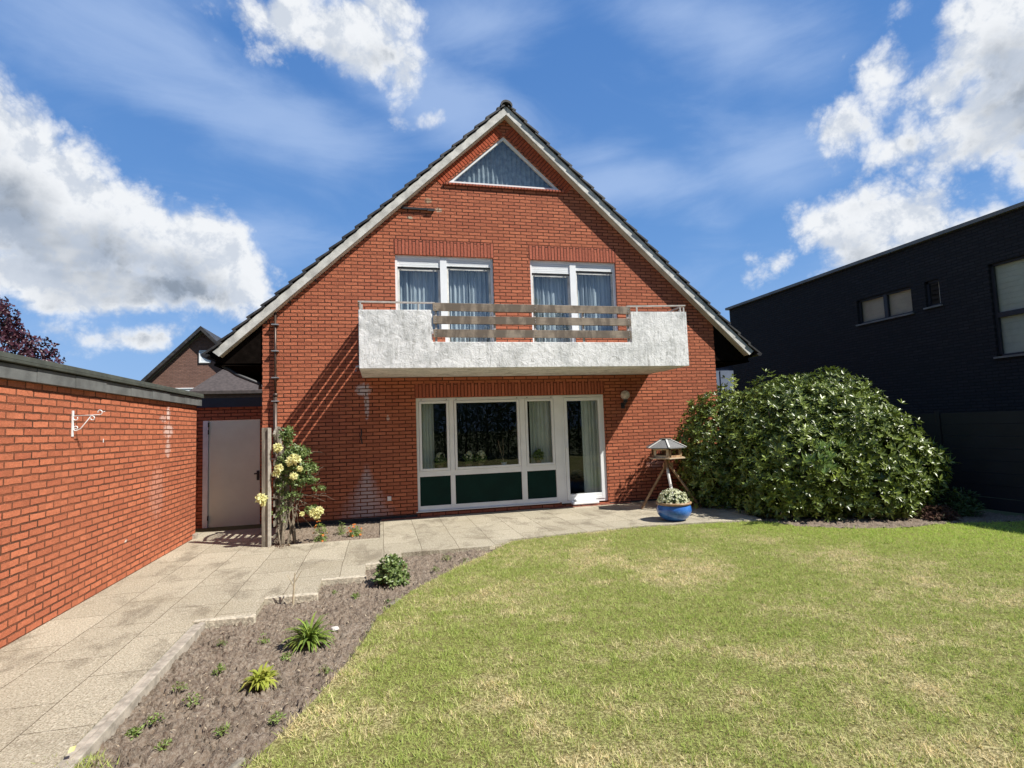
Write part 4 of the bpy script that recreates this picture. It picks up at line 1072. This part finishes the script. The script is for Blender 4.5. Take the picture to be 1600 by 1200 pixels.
SG = 'small seedlings planted in the soil bed'
for (x, y, r, h, lab) in [
    (.78, -5.56, .05, .05, 'dark seedling nearest the stepped slab corner in the bed'),
    (1.10, -5.62, .05, .08, 'upright bushy seedling left of the big strap leaved clump'),
    (.90, -6.10, .055, .06, 'feathery seedling left of the lime yellow clump'),
    (.72, -6.34, .06, .07, 'round seedling beside the path kerb, level with the lime clump'),
    (.86, -6.56, .06, .05, 'low sprawling seedling just below the round one by the kerb'),
    (.72, -6.74, .055, .05, 'flat seedling close to the kerb in the lower bed'),
    (.66, -6.86, .035, .035, 'tiny seedling touching the kerb at the lower bed end'),
    (.88, -7.07, .06, .06, 'bright dense seedling closest to the camera in the bed'),
    (1.15, -7.00, .045, .05, 'yellowish seedling near the front middle of the bed'),
    (1.42, -6.93, .045, .04, 'pale thin seedling close to the curved lawn edge'),
    (1.64, -6.36, .05, .05, 'reddish green seedling right of the lime yellow clump'),
    (1.33, -6.00, .04, .03, 'small flat seedling just below the big strap leaved clump'),
    (1.54, -4.37, .05, .04, 'wispy seedling in front of the terrace step, near the bare twig'),
    (1.77, -4.60, .07, .05, 'spreading pale seedling in front of the round green shrub'),
    (2.09, -4.88, .05, .03, 'flat pale seedling at the curved lawn edge below the shrub'),
    (2.64, -3.87, .05, .04, 'small seedling right of the round green shrub'),
    (2.83, -3.36, .07, .05, 'left of two yellowish seedlings at the bed tip'),
    (3.05, -3.53, .06, .06, 'right of two yellowish seedlings at the bed tip')]:
    k_ = random.uniform(.55, 1.15); tuft(x, y, 'seedling', lab, random.choice(['garden_leaf', 'rose_leaf', 'garden_leaf']), r * k_, h * k_, int(34 * k_), random.uniform(.014, .030), random.uniform(.005, .011), 'seedling', SG)
tuft(2.13, -4.18, 'leafy_shrub', 'small round dark green shrub in the bed by the terrace', 'rose_leaf', .19, .27, 330, .055, .032, 'shrub', z=-.03)
tuft(1.12, -1.50, 'marigold', 'taller orange flowering plant beside the climbing rose', 'garden_leaf', .10, .30, 130, .035, .014, 'flower', 'orange flowers in the small house bed', 'petal_orange', z=-.02, fl=12)
tuft(1.62, -1.32, 'marigold', 'shorter orange flowering plant near the lime stained wall', 'garden_leaf', .11, .18, 110, .035, .014, 'flower', 'orange flowers in the small house bed', 'petal_orange', z=-.02, fl=16)
tuft(1.40, -1.10, 'feathery_plant', 'feathery green plant behind the orange flowers by the wall', 'garden_leaf', .09, .22, 90, .03, .008, 'plant', z=-.02)
tuft(.62, -1.80, 'dry_litter', 'dry brown leaf litter at the foot of the climbing rose', 'dry_leaf', .20, .02, 60, .03, .015, 'leaf litter', z=-.015)
e = empty('bare_twig', (1.18, -4.62, 0), 'bare pruned twig sticking up at the terrace edge', 'twig')
q = MB(); q.tube([(1.18, -4.64, -.06), (1.19, -4.64, .12), (1.20, -4.64, .26)], [.012, .009, .005], 7); q.tube([(1.19, -4.64, .12), (1.13, -4.64, .24)], [.006, .003], 6); q.tube([(1.20, -4.64, .17), (1.26, -4.64, .27)], [.006, .003], 6); q.build('branches', simple('pale_twig', (.45, .38, .26), .8, .2, 20), e)
# pale stone in the bed and fallen petals
q = MB(); q.lathe([(.0, 0), (.035, .01), (.03, .025), (.0, .032)], 1.64, -5.52, 9, -.045); o_ = q.build('stone', simple('pale_stone', (.6, .57, .52), .9, .1, 20, .5)); tag(o_, 'pale flat stone lying right of the strap leaved clump', 'stone')
for (x, y, lab) in [(.46, -7.13, 'pale yellow fallen petal in the grass corner by the kerb')]:
    V, F = leaves_arrays(np.array([[x, y, .03]]), np.array([[.6, .6, .5]]), np.array([[-.2, -.6, 1.0]]), np.array([.045]), np.array([.04]))
    tag(np_mesh('fallen_petal', V, F, 3, M['yellow_fallen'], None, np.full(len(V), .5)), lab, 'petal')

# ------------------------------------------------------------------ blue flower pot
pc = (6.72, -2.22)
pot = empty('flower_pot', (pc[0], pc[1], 0), 'round glazed blue flower pot with tan rim on the terrace', 'flower pot')
prof = [(0, .001), (.155, .001), (.17, .012), (.225, .05), (.268, .11), (.282, .17), (.270, .225), (.252, .255)]
q = MB(); q.lathe(prof, pc[0], pc[1], 40, 0); q.build('body', M['glaze'], pot, smooth=True)
q = MB(); q.lathe([(.252, .255), (.272, .262), (.285, .275), (.285, .292), (.27, .30), (.245, .292), (.235, .25), (.0, .245)], pc[0], pc[1], 40, 0); q.build('rim', M['terracotta'], pot, smooth=True)
ch = empty('chrysanthemum', (pc[0], pc[1], .25), 'dome of small cream white chrysanthemum flowers in the blue pot', 'flower')
n = 330; D = rand_dirs(n); D[:, 2] = np.abs(D[:, 2]); P = np.array([pc[0] - .01, pc[1], .275]) + D * np.array([.235, .225, .215]) * (1 + RNG.normal(size=(n, 1)) * .05)
foliage('flowers', P, unit(D + rand_dirs(n) * .3), .024, .017, M['petal_white'], ch, .55, 9, .12, fold=-.2)
n = 400; D = rand_dirs(n); D[:, 2] = np.abs(D[:, 2]); P = np.array([pc[0] - .01, pc[1], .26]) + D * np.array([.215, .21, .17]) * RNG.random((n, 1)) ** .25
foliage('leaves', P, D, .04, .022, M['green_tree'], ch, .7, 2, .3)

# ------------------------------------------------------------------ bird feeder
bx, by = 7.245, -1.12
bf = empty('bird_feeder', (bx, by, 0), 'wooden bird feeder house with grey felt roof on three legs', 'bird feeder')
def hexa(r, z, ph=R(10)): return [(bx + r * math.cos(ph + i * math.pi / 3), by + r * math.sin(ph + i * math.pi / 3), z) for i in range(6)]
q = MB(); q.add(hexa(.385, 1.125) + hexa(.385, 1.14) + hexa(.085, 1.285), [tuple(range(6))[::-1]] + [(i, (i + 1) % 6, 6 + (i + 1) % 6, 6 + i) for i in range(6)] + [(6 + i, 6 + (i + 1) % 6, 12 + (i + 1) % 6, 12 + i) for i in range(6)] + [tuple(range(12, 18))])
rf = q.build('roof', M['felt'], bf)
a_ = hexa(.392, 1.147); b_ = hexa(.085, 1.292)
for i in range(6):
    q = MB(); q.bar(a_[i], b_[i], .030, .008); q.build('hip_strip', simple('pale_felt_strip', (.62, .62, .58), .8, .1, 20) if i == 0 else bpy.data.materials['pale_felt_strip'], rf)
q = MB(); q.add(hexa(.11, 1.286) + hexa(.11, 1.302), [tuple(range(6))[::-1], tuple(range(6, 12))] + [(i, (i + 1) % 6, 6 + (i + 1) % 6, 6 + i) for i in range(6)]); q.build('cap', M['old_wood'], rf)
q = MB(); q.add(hexa(.355, .935) + hexa(.355, .955), [tuple(range(6))[::-1], tuple(range(6, 12))] + [(i, (i + 1) % 6, 6 + (i + 1) % 6, 6 + i) for i in range(6)]); q.build('platform', M['feeder_pale'], bf)
lo_, hi_ = hexa(.285, .955), hexa(.285, 1.128)
for i in range(6):
    j = (i + 1) % 6; A = Vector(lo_[i]); B = Vector(lo_[j]); q = MB()
    q.bar(A + Vector((0, 0, .022)), B + Vector((0, 0, .022)), .014, .044)
    q.bar(A.lerp(B, .09), A.lerp(B, .09) + Vector((0, 0, .165)), .045, .014, up=(A + B - 2 * Vector((bx, by, .955))).normalized())
    q.bar(A.lerp(B, .91), A.lerp(B, .91) + Vector((0, 0, .165)), .045, .014, up=(A + B - 2 * Vector((bx, by, .955))).normalized())
    q.bar(A + Vector((0, 0, .155)), B + Vector((0, 0, .155)), .014, .03)
    q.build('side', M['feeder_pale'] if i % 2 else M['feeder_wood'], bf)
q = MB(); q.tube([(bx, by, .95), (bx, by, 1.12)], .05, 10); q.build('seed_tube', M['feeder_wood'], bf)
for (x1, y1, x0_, y0_) in [(6.78, -.92, 7.30, -1.14), (7.82, -1.25, 7.20, -1.12)]:
    q = MB(); q.tube([(x1, y1, 0.0), (x0_, y0_, .93)], [.022, .024], 9); q.build('leg', M['feeder_wood'], bf)
q = MB(); q.tube([(7.20, -1.50, 0), (7.18, -1.36, .35), (7.19, -1.25, .65), (7.22, -1.14, .93)], .026, 9); q.build('leg', M['birch'], bf); bf.children[-1]['label'] = 'pale birch bark leg'
q = MB(); q.bar((7.17, -1.13, .80), (7.36, -1.13, .80), .025, .10); q.build('brace', M['feeder_wood'], bf)

# ------------------------------------------------------------------ rhododendron
def blob_points(ells, dens, depth=0.0, zmin=.02, lump=.12, front=None):
    Ps, Ns = [], []
    for (cx, cy, cz, rx, ry, rz) in ells:
        area = 4 * math.pi * ((rx * ry) ** 1.6 + (rx * rz) ** 1.6 + (ry * rz) ** 1.6) ** (1 / 1.6) / 3 ** (1 / 1.6)
        n = int(area * dens); D = rand_dirs(n); N = unit(D / np.array([rx, ry, rz]))
        s = 1 - depth * RNG.random((n, 1)) ** 1.5
        lumpy = np.array([noise.noise(Vector(d) * 2.6 + Vector((cx, cy, cz))) + .5 * noise.noise(Vector(d) * 6.1 + Vector((cx, cz, cy))) for d in D])[:, None]
        P = np.array([cx, cy, cz]) + D * np.array([rx, ry, rz]) * (s + lump * lumpy)
        k = P[:, 2] > zmin; Ps.append(P[k]); Ns.append(N[k])
    P = np.concatenate(Ps); N = np.concatenate(Ns)
    keep = np.ones(len(P), bool)
    for (cx, cy, cz, rx, ry, rz) in ells:
        q_ = np.linalg.norm((P - np.array([cx, cy, cz])) / np.array([rx, ry, rz]), axis=1); keep &= q_ > .70
    return P[keep], N[keep]
rh = empty('rhododendron', (9.3, -2.0, 0), 'large rounded rhododendron bush with glossy dark green leaves', 'bush')
ELL = [(9.45, -1.75, .98, 1.40, 1.35, 1.42), (8.55, -.95, .98, .95, .80, 1.18), (10.0, -2.5, .85, 1.15, 1.15, 1.22), (9.0, -2.45, .65, 1.05, .95, 1.05), (8.25, -1.25, .45, .70, .60, .80), (10.5, -2.9, .60, .70, .72, .80), (10.15, -2.0, 1.42, .98, .95, 1.06), (9.9, -1.2, 1.12, 1.1, 1.0, 1.22), (8.7, -2.4, .35, .85, .75, .7), (9.9, -3.1, .35, .75, .6, .6)]
P, N = blob_points(ELL, 115, .34, lump=.17); N = unit(N + np.array([0, 0, .45]) + rand_dirs(len(P)) * .35)
foliage('foliage', P, N, .090, .034, M['rhodo'], rh, .60, 6, .18, fold=.18, droop=.08)
P, N = blob_points([tuple(e_[:3]) + tuple(.80 * k_ for k_ in e_[3:]) for e_ in ELL], 60, .25); 
foliage('inner_foliage', P, unit(N + rand_dirs(len(P)) * .6), .16, .05, M['rhodo'], rh, .8, 5, .3)
# young shoots
P = np.array([[8.55 + RNG.normal() * .13, -3.42 + RNG.normal() * .05, .95 + RNG.normal() * .13] for _ in range(22)]); foliage('young_shoots', P, unit(np.tile([[.1, -.35, 1]], (22, 1)) + rand_dirs(22) * .25), .15, .03, M['rhodo_young'], rh, .40, 6, .1)
P = np.array([[10.75 + u * .60, -3.10 + RNG.normal() * .06, .86 + .06 * math.sin(u * 6) + RNG.normal() * .09] for u in RNG.random(26)]); foliage('young_shoots', P, unit(np.tile([[.9, -.3, .45]], (26, 1)) + rand_dirs(26) * .3), .16, .032, M['rhodo_young'], rh, .45, 6, .1)
q = MB()
for i in range(26):
    e_ = ELL[i % len(ELL)]; d = rand_dirs(1)[0]; d[2] = abs(d[2]); tip = np.array(e_[:3]) + d * np.array(e_[3:]) * .85
    b_ = (9.2 + (e_[0] - 9.2) * .4, -2.0 + (e_[1] + 2.0) * .4, -.05); mid = tuple((np.array(b_) * .5 + tip * .5) - np.array([0, 0, .15]))
    q.tube([b_, mid, tuple(tip)], [.035, .022, .006], 6)
q.build('branches', M['bark'], rh)

# low things at the right end of the bed
e = tuft(10.42, -3.62, 'withered_plant', 'low mound of withered brown foliage right of the rhododendron', 'dry_leaf', .30, .20, 420, .05, .025, 'plant', z=-.02)
e = tuft(11.02, -3.55, 'fern_shrub', 'small dark green shrub in the shade before the dark fence', 'green_tree', .30, .42, 420, .07, .02, 'shrub', z=-.02)

# ------------------------------------------------------------------ dark fence and dark building on the right
fe = empty('garden_fence', (11.62, -4, 0), 'dark anthracite panel fence along the right side of the lawn', 'fence')
fm = simple('dark_fence_panel', (.007, .009, .014), .8, .25, 3, .3, bscale=25)
y = -12.0
while y < 4.2:
    q = MB()
    for i in range(8): q.box(11.60, 11.625, y + .06, y + 1.78, .02 + i * .198, .02 + i * .198 + .190)
    q.build('fence_panel', fm, fe)
    q = MB(); q.box(11.59, 11.66, y - .03, y + .05, -.1, 1.63); q.build('fence_post', fm, fe)
    y += 1.83

bd = empty('dark_building', (17, -2, 0), 'long flat roofed dark navy brick building on the right', 'building')
XB, TB_ = 14.3, 5.56
dk = brick_mat('dark_navy_brick', 'y', 'z', (.036, .035, .037), (.025, .025, .028), (.014, .014, .015))
wins = [(-.98, -.68, 4.01, 4.64), (-.32, .36, 3.80, 4.38), (.42, 1.18, 3.98, 4.75), (-2.95, -2.03, 2.60, 4.62)]
wins = [(-1.0, -.66, 4.02, 4.62), (-.32, 1.20, 3.98, 4.62), (-3.05, -2.03, 2.70, 4.62)]
q = MB(); ys = sorted({-14, 6.55} | {w_[0] for w_ in wins} | {w_[1] for w_ in wins})
for a, b in zip(ys[:-1], ys[1:]):
    z = -.1
    for w_ in [w_ for w_ in wins if w_[0] <= a and w_[1] >= b]:
        q.add([(XB, a, z), (XB, b, z), (XB, b, w_[2]), (XB, a, w_[2])], [(0, 3, 2, 1)]); z = w_[3]
    q.add([(XB, a, z), (XB, b, z), (XB, b, TB_), (XB, a, TB_)], [(0, 3, 2, 1)])
for (a, b, z0, z1) in wins:
    q.add([(XB, a, z0), (XB, b, z0), (XB, b, z1), (XB, a, z1)] + [(XB + .14, a, z0), (XB + .14, b, z0), (XB + .14, b, z1), (XB + .14, a, z1)], [(i, (i + 1) % 4, 4 + (i + 1) % 4, 4 + i) for i in range(4)])
q.add([(XB, 6.55, -.1), (24, 6.55, -.1), (24, 6.55, TB_), (XB, 6.55, TB_)], [(0, 1, 2, 3)])
q.add([(XB, -14, TB_ - .05), (24, -14, TB_ - .05), (24, 6.55, TB_ - .05), (XB, 6.55, TB_ - .05)], [(0, 1, 2, 3)])
q.add([(24, -14, -.1), (24, 6.55, -.1), (24, 6.55, TB_), (24, -14, TB_)], [(0, 1, 2, 3)])
q.build('wall', dk, bd)
q = MB(); q.box(XB - .09, XB + .25, -14, 6.66, TB_ - .01, TB_ + .07); q.build('roof_coping', simple('grey_coping', (.16, .16, .15), .5, .2, 4), bd)
for (a, b, z0, z1) in wins:
    q = MB(); q.box(XB - .05, XB + .06, a - .04, b + .04, z0 - .035, z0 + .002); q.build('window_sill', bpy.data.materials['grey_coping'], bd)
frm = simple('dark_window_frame', (.02, .022, .03), .5, .2, 4)
blm = simple('warm_grey_blind', (.80, .70, .60), .8, .08, 3); blg = simple('grey_slat_blind', (.75, .80, .76), .7, .08, 3)
for (a, b, z0, z1) in wins:
    f = MB(); 
    for (p, r_) in ((a, a + .05), (b - .05, b)): f.box(XB + .06, XB + .12, p, r_, z0, z1)
    f.box(XB + .06, XB + .12, a, b, z0, z0 + .05); f.box(XB + .06, XB + .12, a, b, z1 - .05, z1)
    if b - a > 1.2: f.box(XB + .05, XB + .12, .36, .46, z0, z1)
    if z1 - z0 > 1.5: f.box(XB + .05, XB + .12, a, b, 3.50, 3.60)
    fo = f.build('window_frame', frm, bd)
    g_ = MB(); g_.add([(XB + .09, a + .04, z0 + .04), (XB + .09, b - .04, z0 + .04), (XB + .09, b - .04, z1 - .04), (XB + .09, a + .04, z1 - .04)], [(0, 1, 2, 3)]); g_.build('pane', M['glass'], fo)
    bl = MB(); z = z0 + .04
    if b - a < .5: bl.box(XB + .16, XB + .17, a + .03, a + .14, z0, z1)
    else:
        while z < z1 - .06: bl.add([(XB + .17, a, z), (XB + .17, b, z), (XB + .145, b, z + .05), (XB + .145, a, z + .05)], [(0, 1, 2, 3)]); z += .052
    bl.build('blind', blg if z1 - z0 > 1.5 else blm, fo)
    bk = MB(); bk.box(XB + .9, XB + .92, a - .5, b + .5, z0 - .3, z1 + .2); bk.build('room_back', M['dark_interior'], bd)
# pale rear wing seen between the two houses
wg = empty('pale_outbuilding', (15.5, 9, 0), 'pale blue grey outbuilding between the brick house and the dark building', 'building')
q = MB(); q.box(14.0, 17.2, 8.0, 11, -.1, 3.80); q.build('wall', simple('pale_render', (.16, .20, .28), .9, .1, 3), wg)
q = MB(); q.box(13.85, 17.3, 7.85, 11.15, 3.80, 3.92); q.build('roof_edge', M['slate'], wg)
q = MB(); q.box(14.75, 15.15, 7.97, 8.02, 2.4, 3.5); q.build('shutter', bpy.data.materials['pale_render'], wg)

# ------------------------------------------------------------------ trees and hedges
def tree(name, label, x, y, trunk_h, ells, m, leaf=.12, lw_=.06, dens=40, per=4, cat='tree', group=None, tr=.14, lump=.35):
    e = empty(name, (x, y, 0), label, cat, group)
    P, N = blob_points(ells, dens, .65, .2, lump)
    foliage('crown', P, unit(N + rand_dirs(len(P)) * .7), leaf, lw_, m, e, .75, per, .35)
    q = MB(); q.tube([(x, y, -.15), (x + .05, y, trunk_h * .5), (x, y + .05, trunk_h)], [tr, tr * .8, tr * .65], 10)
    for el in ells:
        c_ = np.array(el[:3])
        for i in range(5):
            d = rand_dirs(1)[0]; d[2] = abs(d[2]) * .8; tip = c_ + d * np.array(el[3:]) * .85
            q.tube([(x, y, trunk_h * .85), tuple((np.array([x, y, trunk_h]) + c_) / 2), tuple(tip)], [tr * .5, tr * .3, .012], 6)
    q.build('trunk', M['bark'], e)
    return e
tree('purple_plum_tree', 'dark purple leaved tree rising behind the garage roof', -10.6, 10.5, 2.6,
     [(-10.9, 10.5, 4.6, 1.7, 1.5, 1.9), (-9.6, 10.6, 4.2, 1.1, 1.0, 1.2), (-12.4, 10.5, 4.6, 1.6, 1.4, 2.1), (-10.3, 10.3, 5.5, .9, .8, .9), (-8.9, 10.6, 3.8, .7, .7, .8)], M['purple'], .13, .08, 70, 4)
tree('round_bush', 'bright green bush behind the rhododendron beside the brick house', 10.0, .75, .8, [(10.0, .75, 1.46, .62, .6, 1.12)], M['bright_tree'], .09, .05, 60, 4, 'bush', None, .06, .12)
# garden behind the viewpoint, seen mirrored in the window panes
hd = empty('hedge', (4, -19.5, 0), 'tall clipped green hedge across the far end of the garden', 'hedge')
n = 42000; P = np.stack([RNG.uniform(-12, 22, n), -19.5 + RNG.normal(size=n) * .28, RNG.random(n) ** .85 * 4.2], -1)
foliage('foliage', P, unit(rand_dirs(n) + np.array([0, .8, .5])), .13, .07, M['green_tree'], hd, .7, 2, .4)
q = MB()
for x in np.arange(-12, 22, .6): q.tube([(x, -19.5, -.1), (x + .1, -19.5, 3.8)], [.05, .015], 5)
q.build('stems', M['bark'], hd)
tree('oak_tree', 'broad green tree behind the garden hedge, opposite the balcony', 12.5, -27, 4.0, [(12.5, -27, 7.5, 3.2, 3, 3.6), (14.8, -27, 6.5, 2.2, 2, 2.4), (10.5, -27, 6.2, 2.0, 2, 2.2)], M['green_tree'], .3, .18, 9, 4, tr=.3)
tree('birch_tree', 'slender green tree behind the garden hedge, opposite the patio window', 3.5, -25, 3.0, [(3.5, -25, 5.0, 1.9, 1.8, 2.6), (2.2, -25, 4.2, 1.2, 1.2, 1.6)], M['green_tree'], .25, .15, 12, 4, tr=.2)

# ------------------------------------------------------------------ houses behind on the left
nh = empty('neighbour_house', (-6.1, 20, 0), 'brown brick gable house far behind the garage', 'house')
bb = brick_mat('brown_brick', 'x', 'z', (.27, .15, .115), (.22, .12, .095), (.16, .12, .10))
zz = lambda x: 6.62 - 1.04 * abs(x + 6.1)
W2 = [(-7.25, -6.45, 3.55, 3.98), (-5.72, -5.12, 3.45, 4.05), (-6.25, -5.75, 5.15, 5.75)]
q = MB(); q.add([(-9.8, 18, -.1), (-2.4, 18, -.1), (-2.4, 18, zz(-2.4)), (-6.1, 18, 6.62), (-9.8, 18, zz(-9.8))], [(0, 1, 2, 3, 4)]); q.build('wall', bb, nh)
q = MB()
for s_ in (-1, 1):
    pts = [(-6.1, 6.66), (-6.1 + s_ * 4.3, 6.66 - 4.3 * 1.04), (-6.1 + s_ * 4.3, 6.86 - 4.3 * 1.04), (-6.1, 6.86)]
    q.prism_xz(pts if s_ < 0 else pts[::-1], 17.6, 27)
q.build('roof', M['tile'], nh)
for (a, b, z0, z1) in W2:
    f = MB(); frame_ring(f, a, b, z0, z1, .05, 17.94, 18.02); fo = f.build('window', M['white'], nh); g_ = MB(); g_.box(a + .05, b - .05, 17.97, 17.98, z0 + .05, z1 - .05); g_.build('pane', simple('white_blind_pane', (.72, .76, .78), .4, .05, 3) if a < -7 else bpy.data.materials['white_blind_pane'], fo)
n2 = empty('tiled_house', (-3.0, 14, 0), 'low house with dark tiled roof and skylight glimpsed under the eave', 'house')
q = MB(); q.box(-4.9, 0.5, 13, 17, -.1, 3.35); q.build('wall', bb, n2)
q = MB(); q.add([(-5.1, 12.8, 3.3), (.7, 12.8, 3.3), (.7, 16, 5.0), (-4.0, 16, 5.0), (-5.1, 12.8, 3.42), (.7, 12.8, 3.42), (.7, 16, 5.12), (-4.0, 16, 5.12)], [(0, 1, 2, 3), (7, 6, 5, 4), (0, 4, 5, 1), (3, 7, 4, 0)]); ro2 = q.build('roof', simple('brown_pantile', (.07, .055, .05), .8, .3, 9, .6), n2)
q = MB(); a = Vector((-2.9, 13.6, 3.86)); q.bar((-2.9, 13.55, 3.86), (-2.2, 13.55, 3.86), .07, .05); q.bar((-2.9, 14.5, 4.36), (-2.2, 14.5, 4.36), .07, .05); q.bar((-2.9, 13.55, 3.88), (-2.9, 14.5, 4.38), .07, .05); q.bar((-2.2, 13.55, 3.88), (-2.2, 14.5, 4.38), .07, .05); sk_ = q.build('skylight', M['white'], ro2)
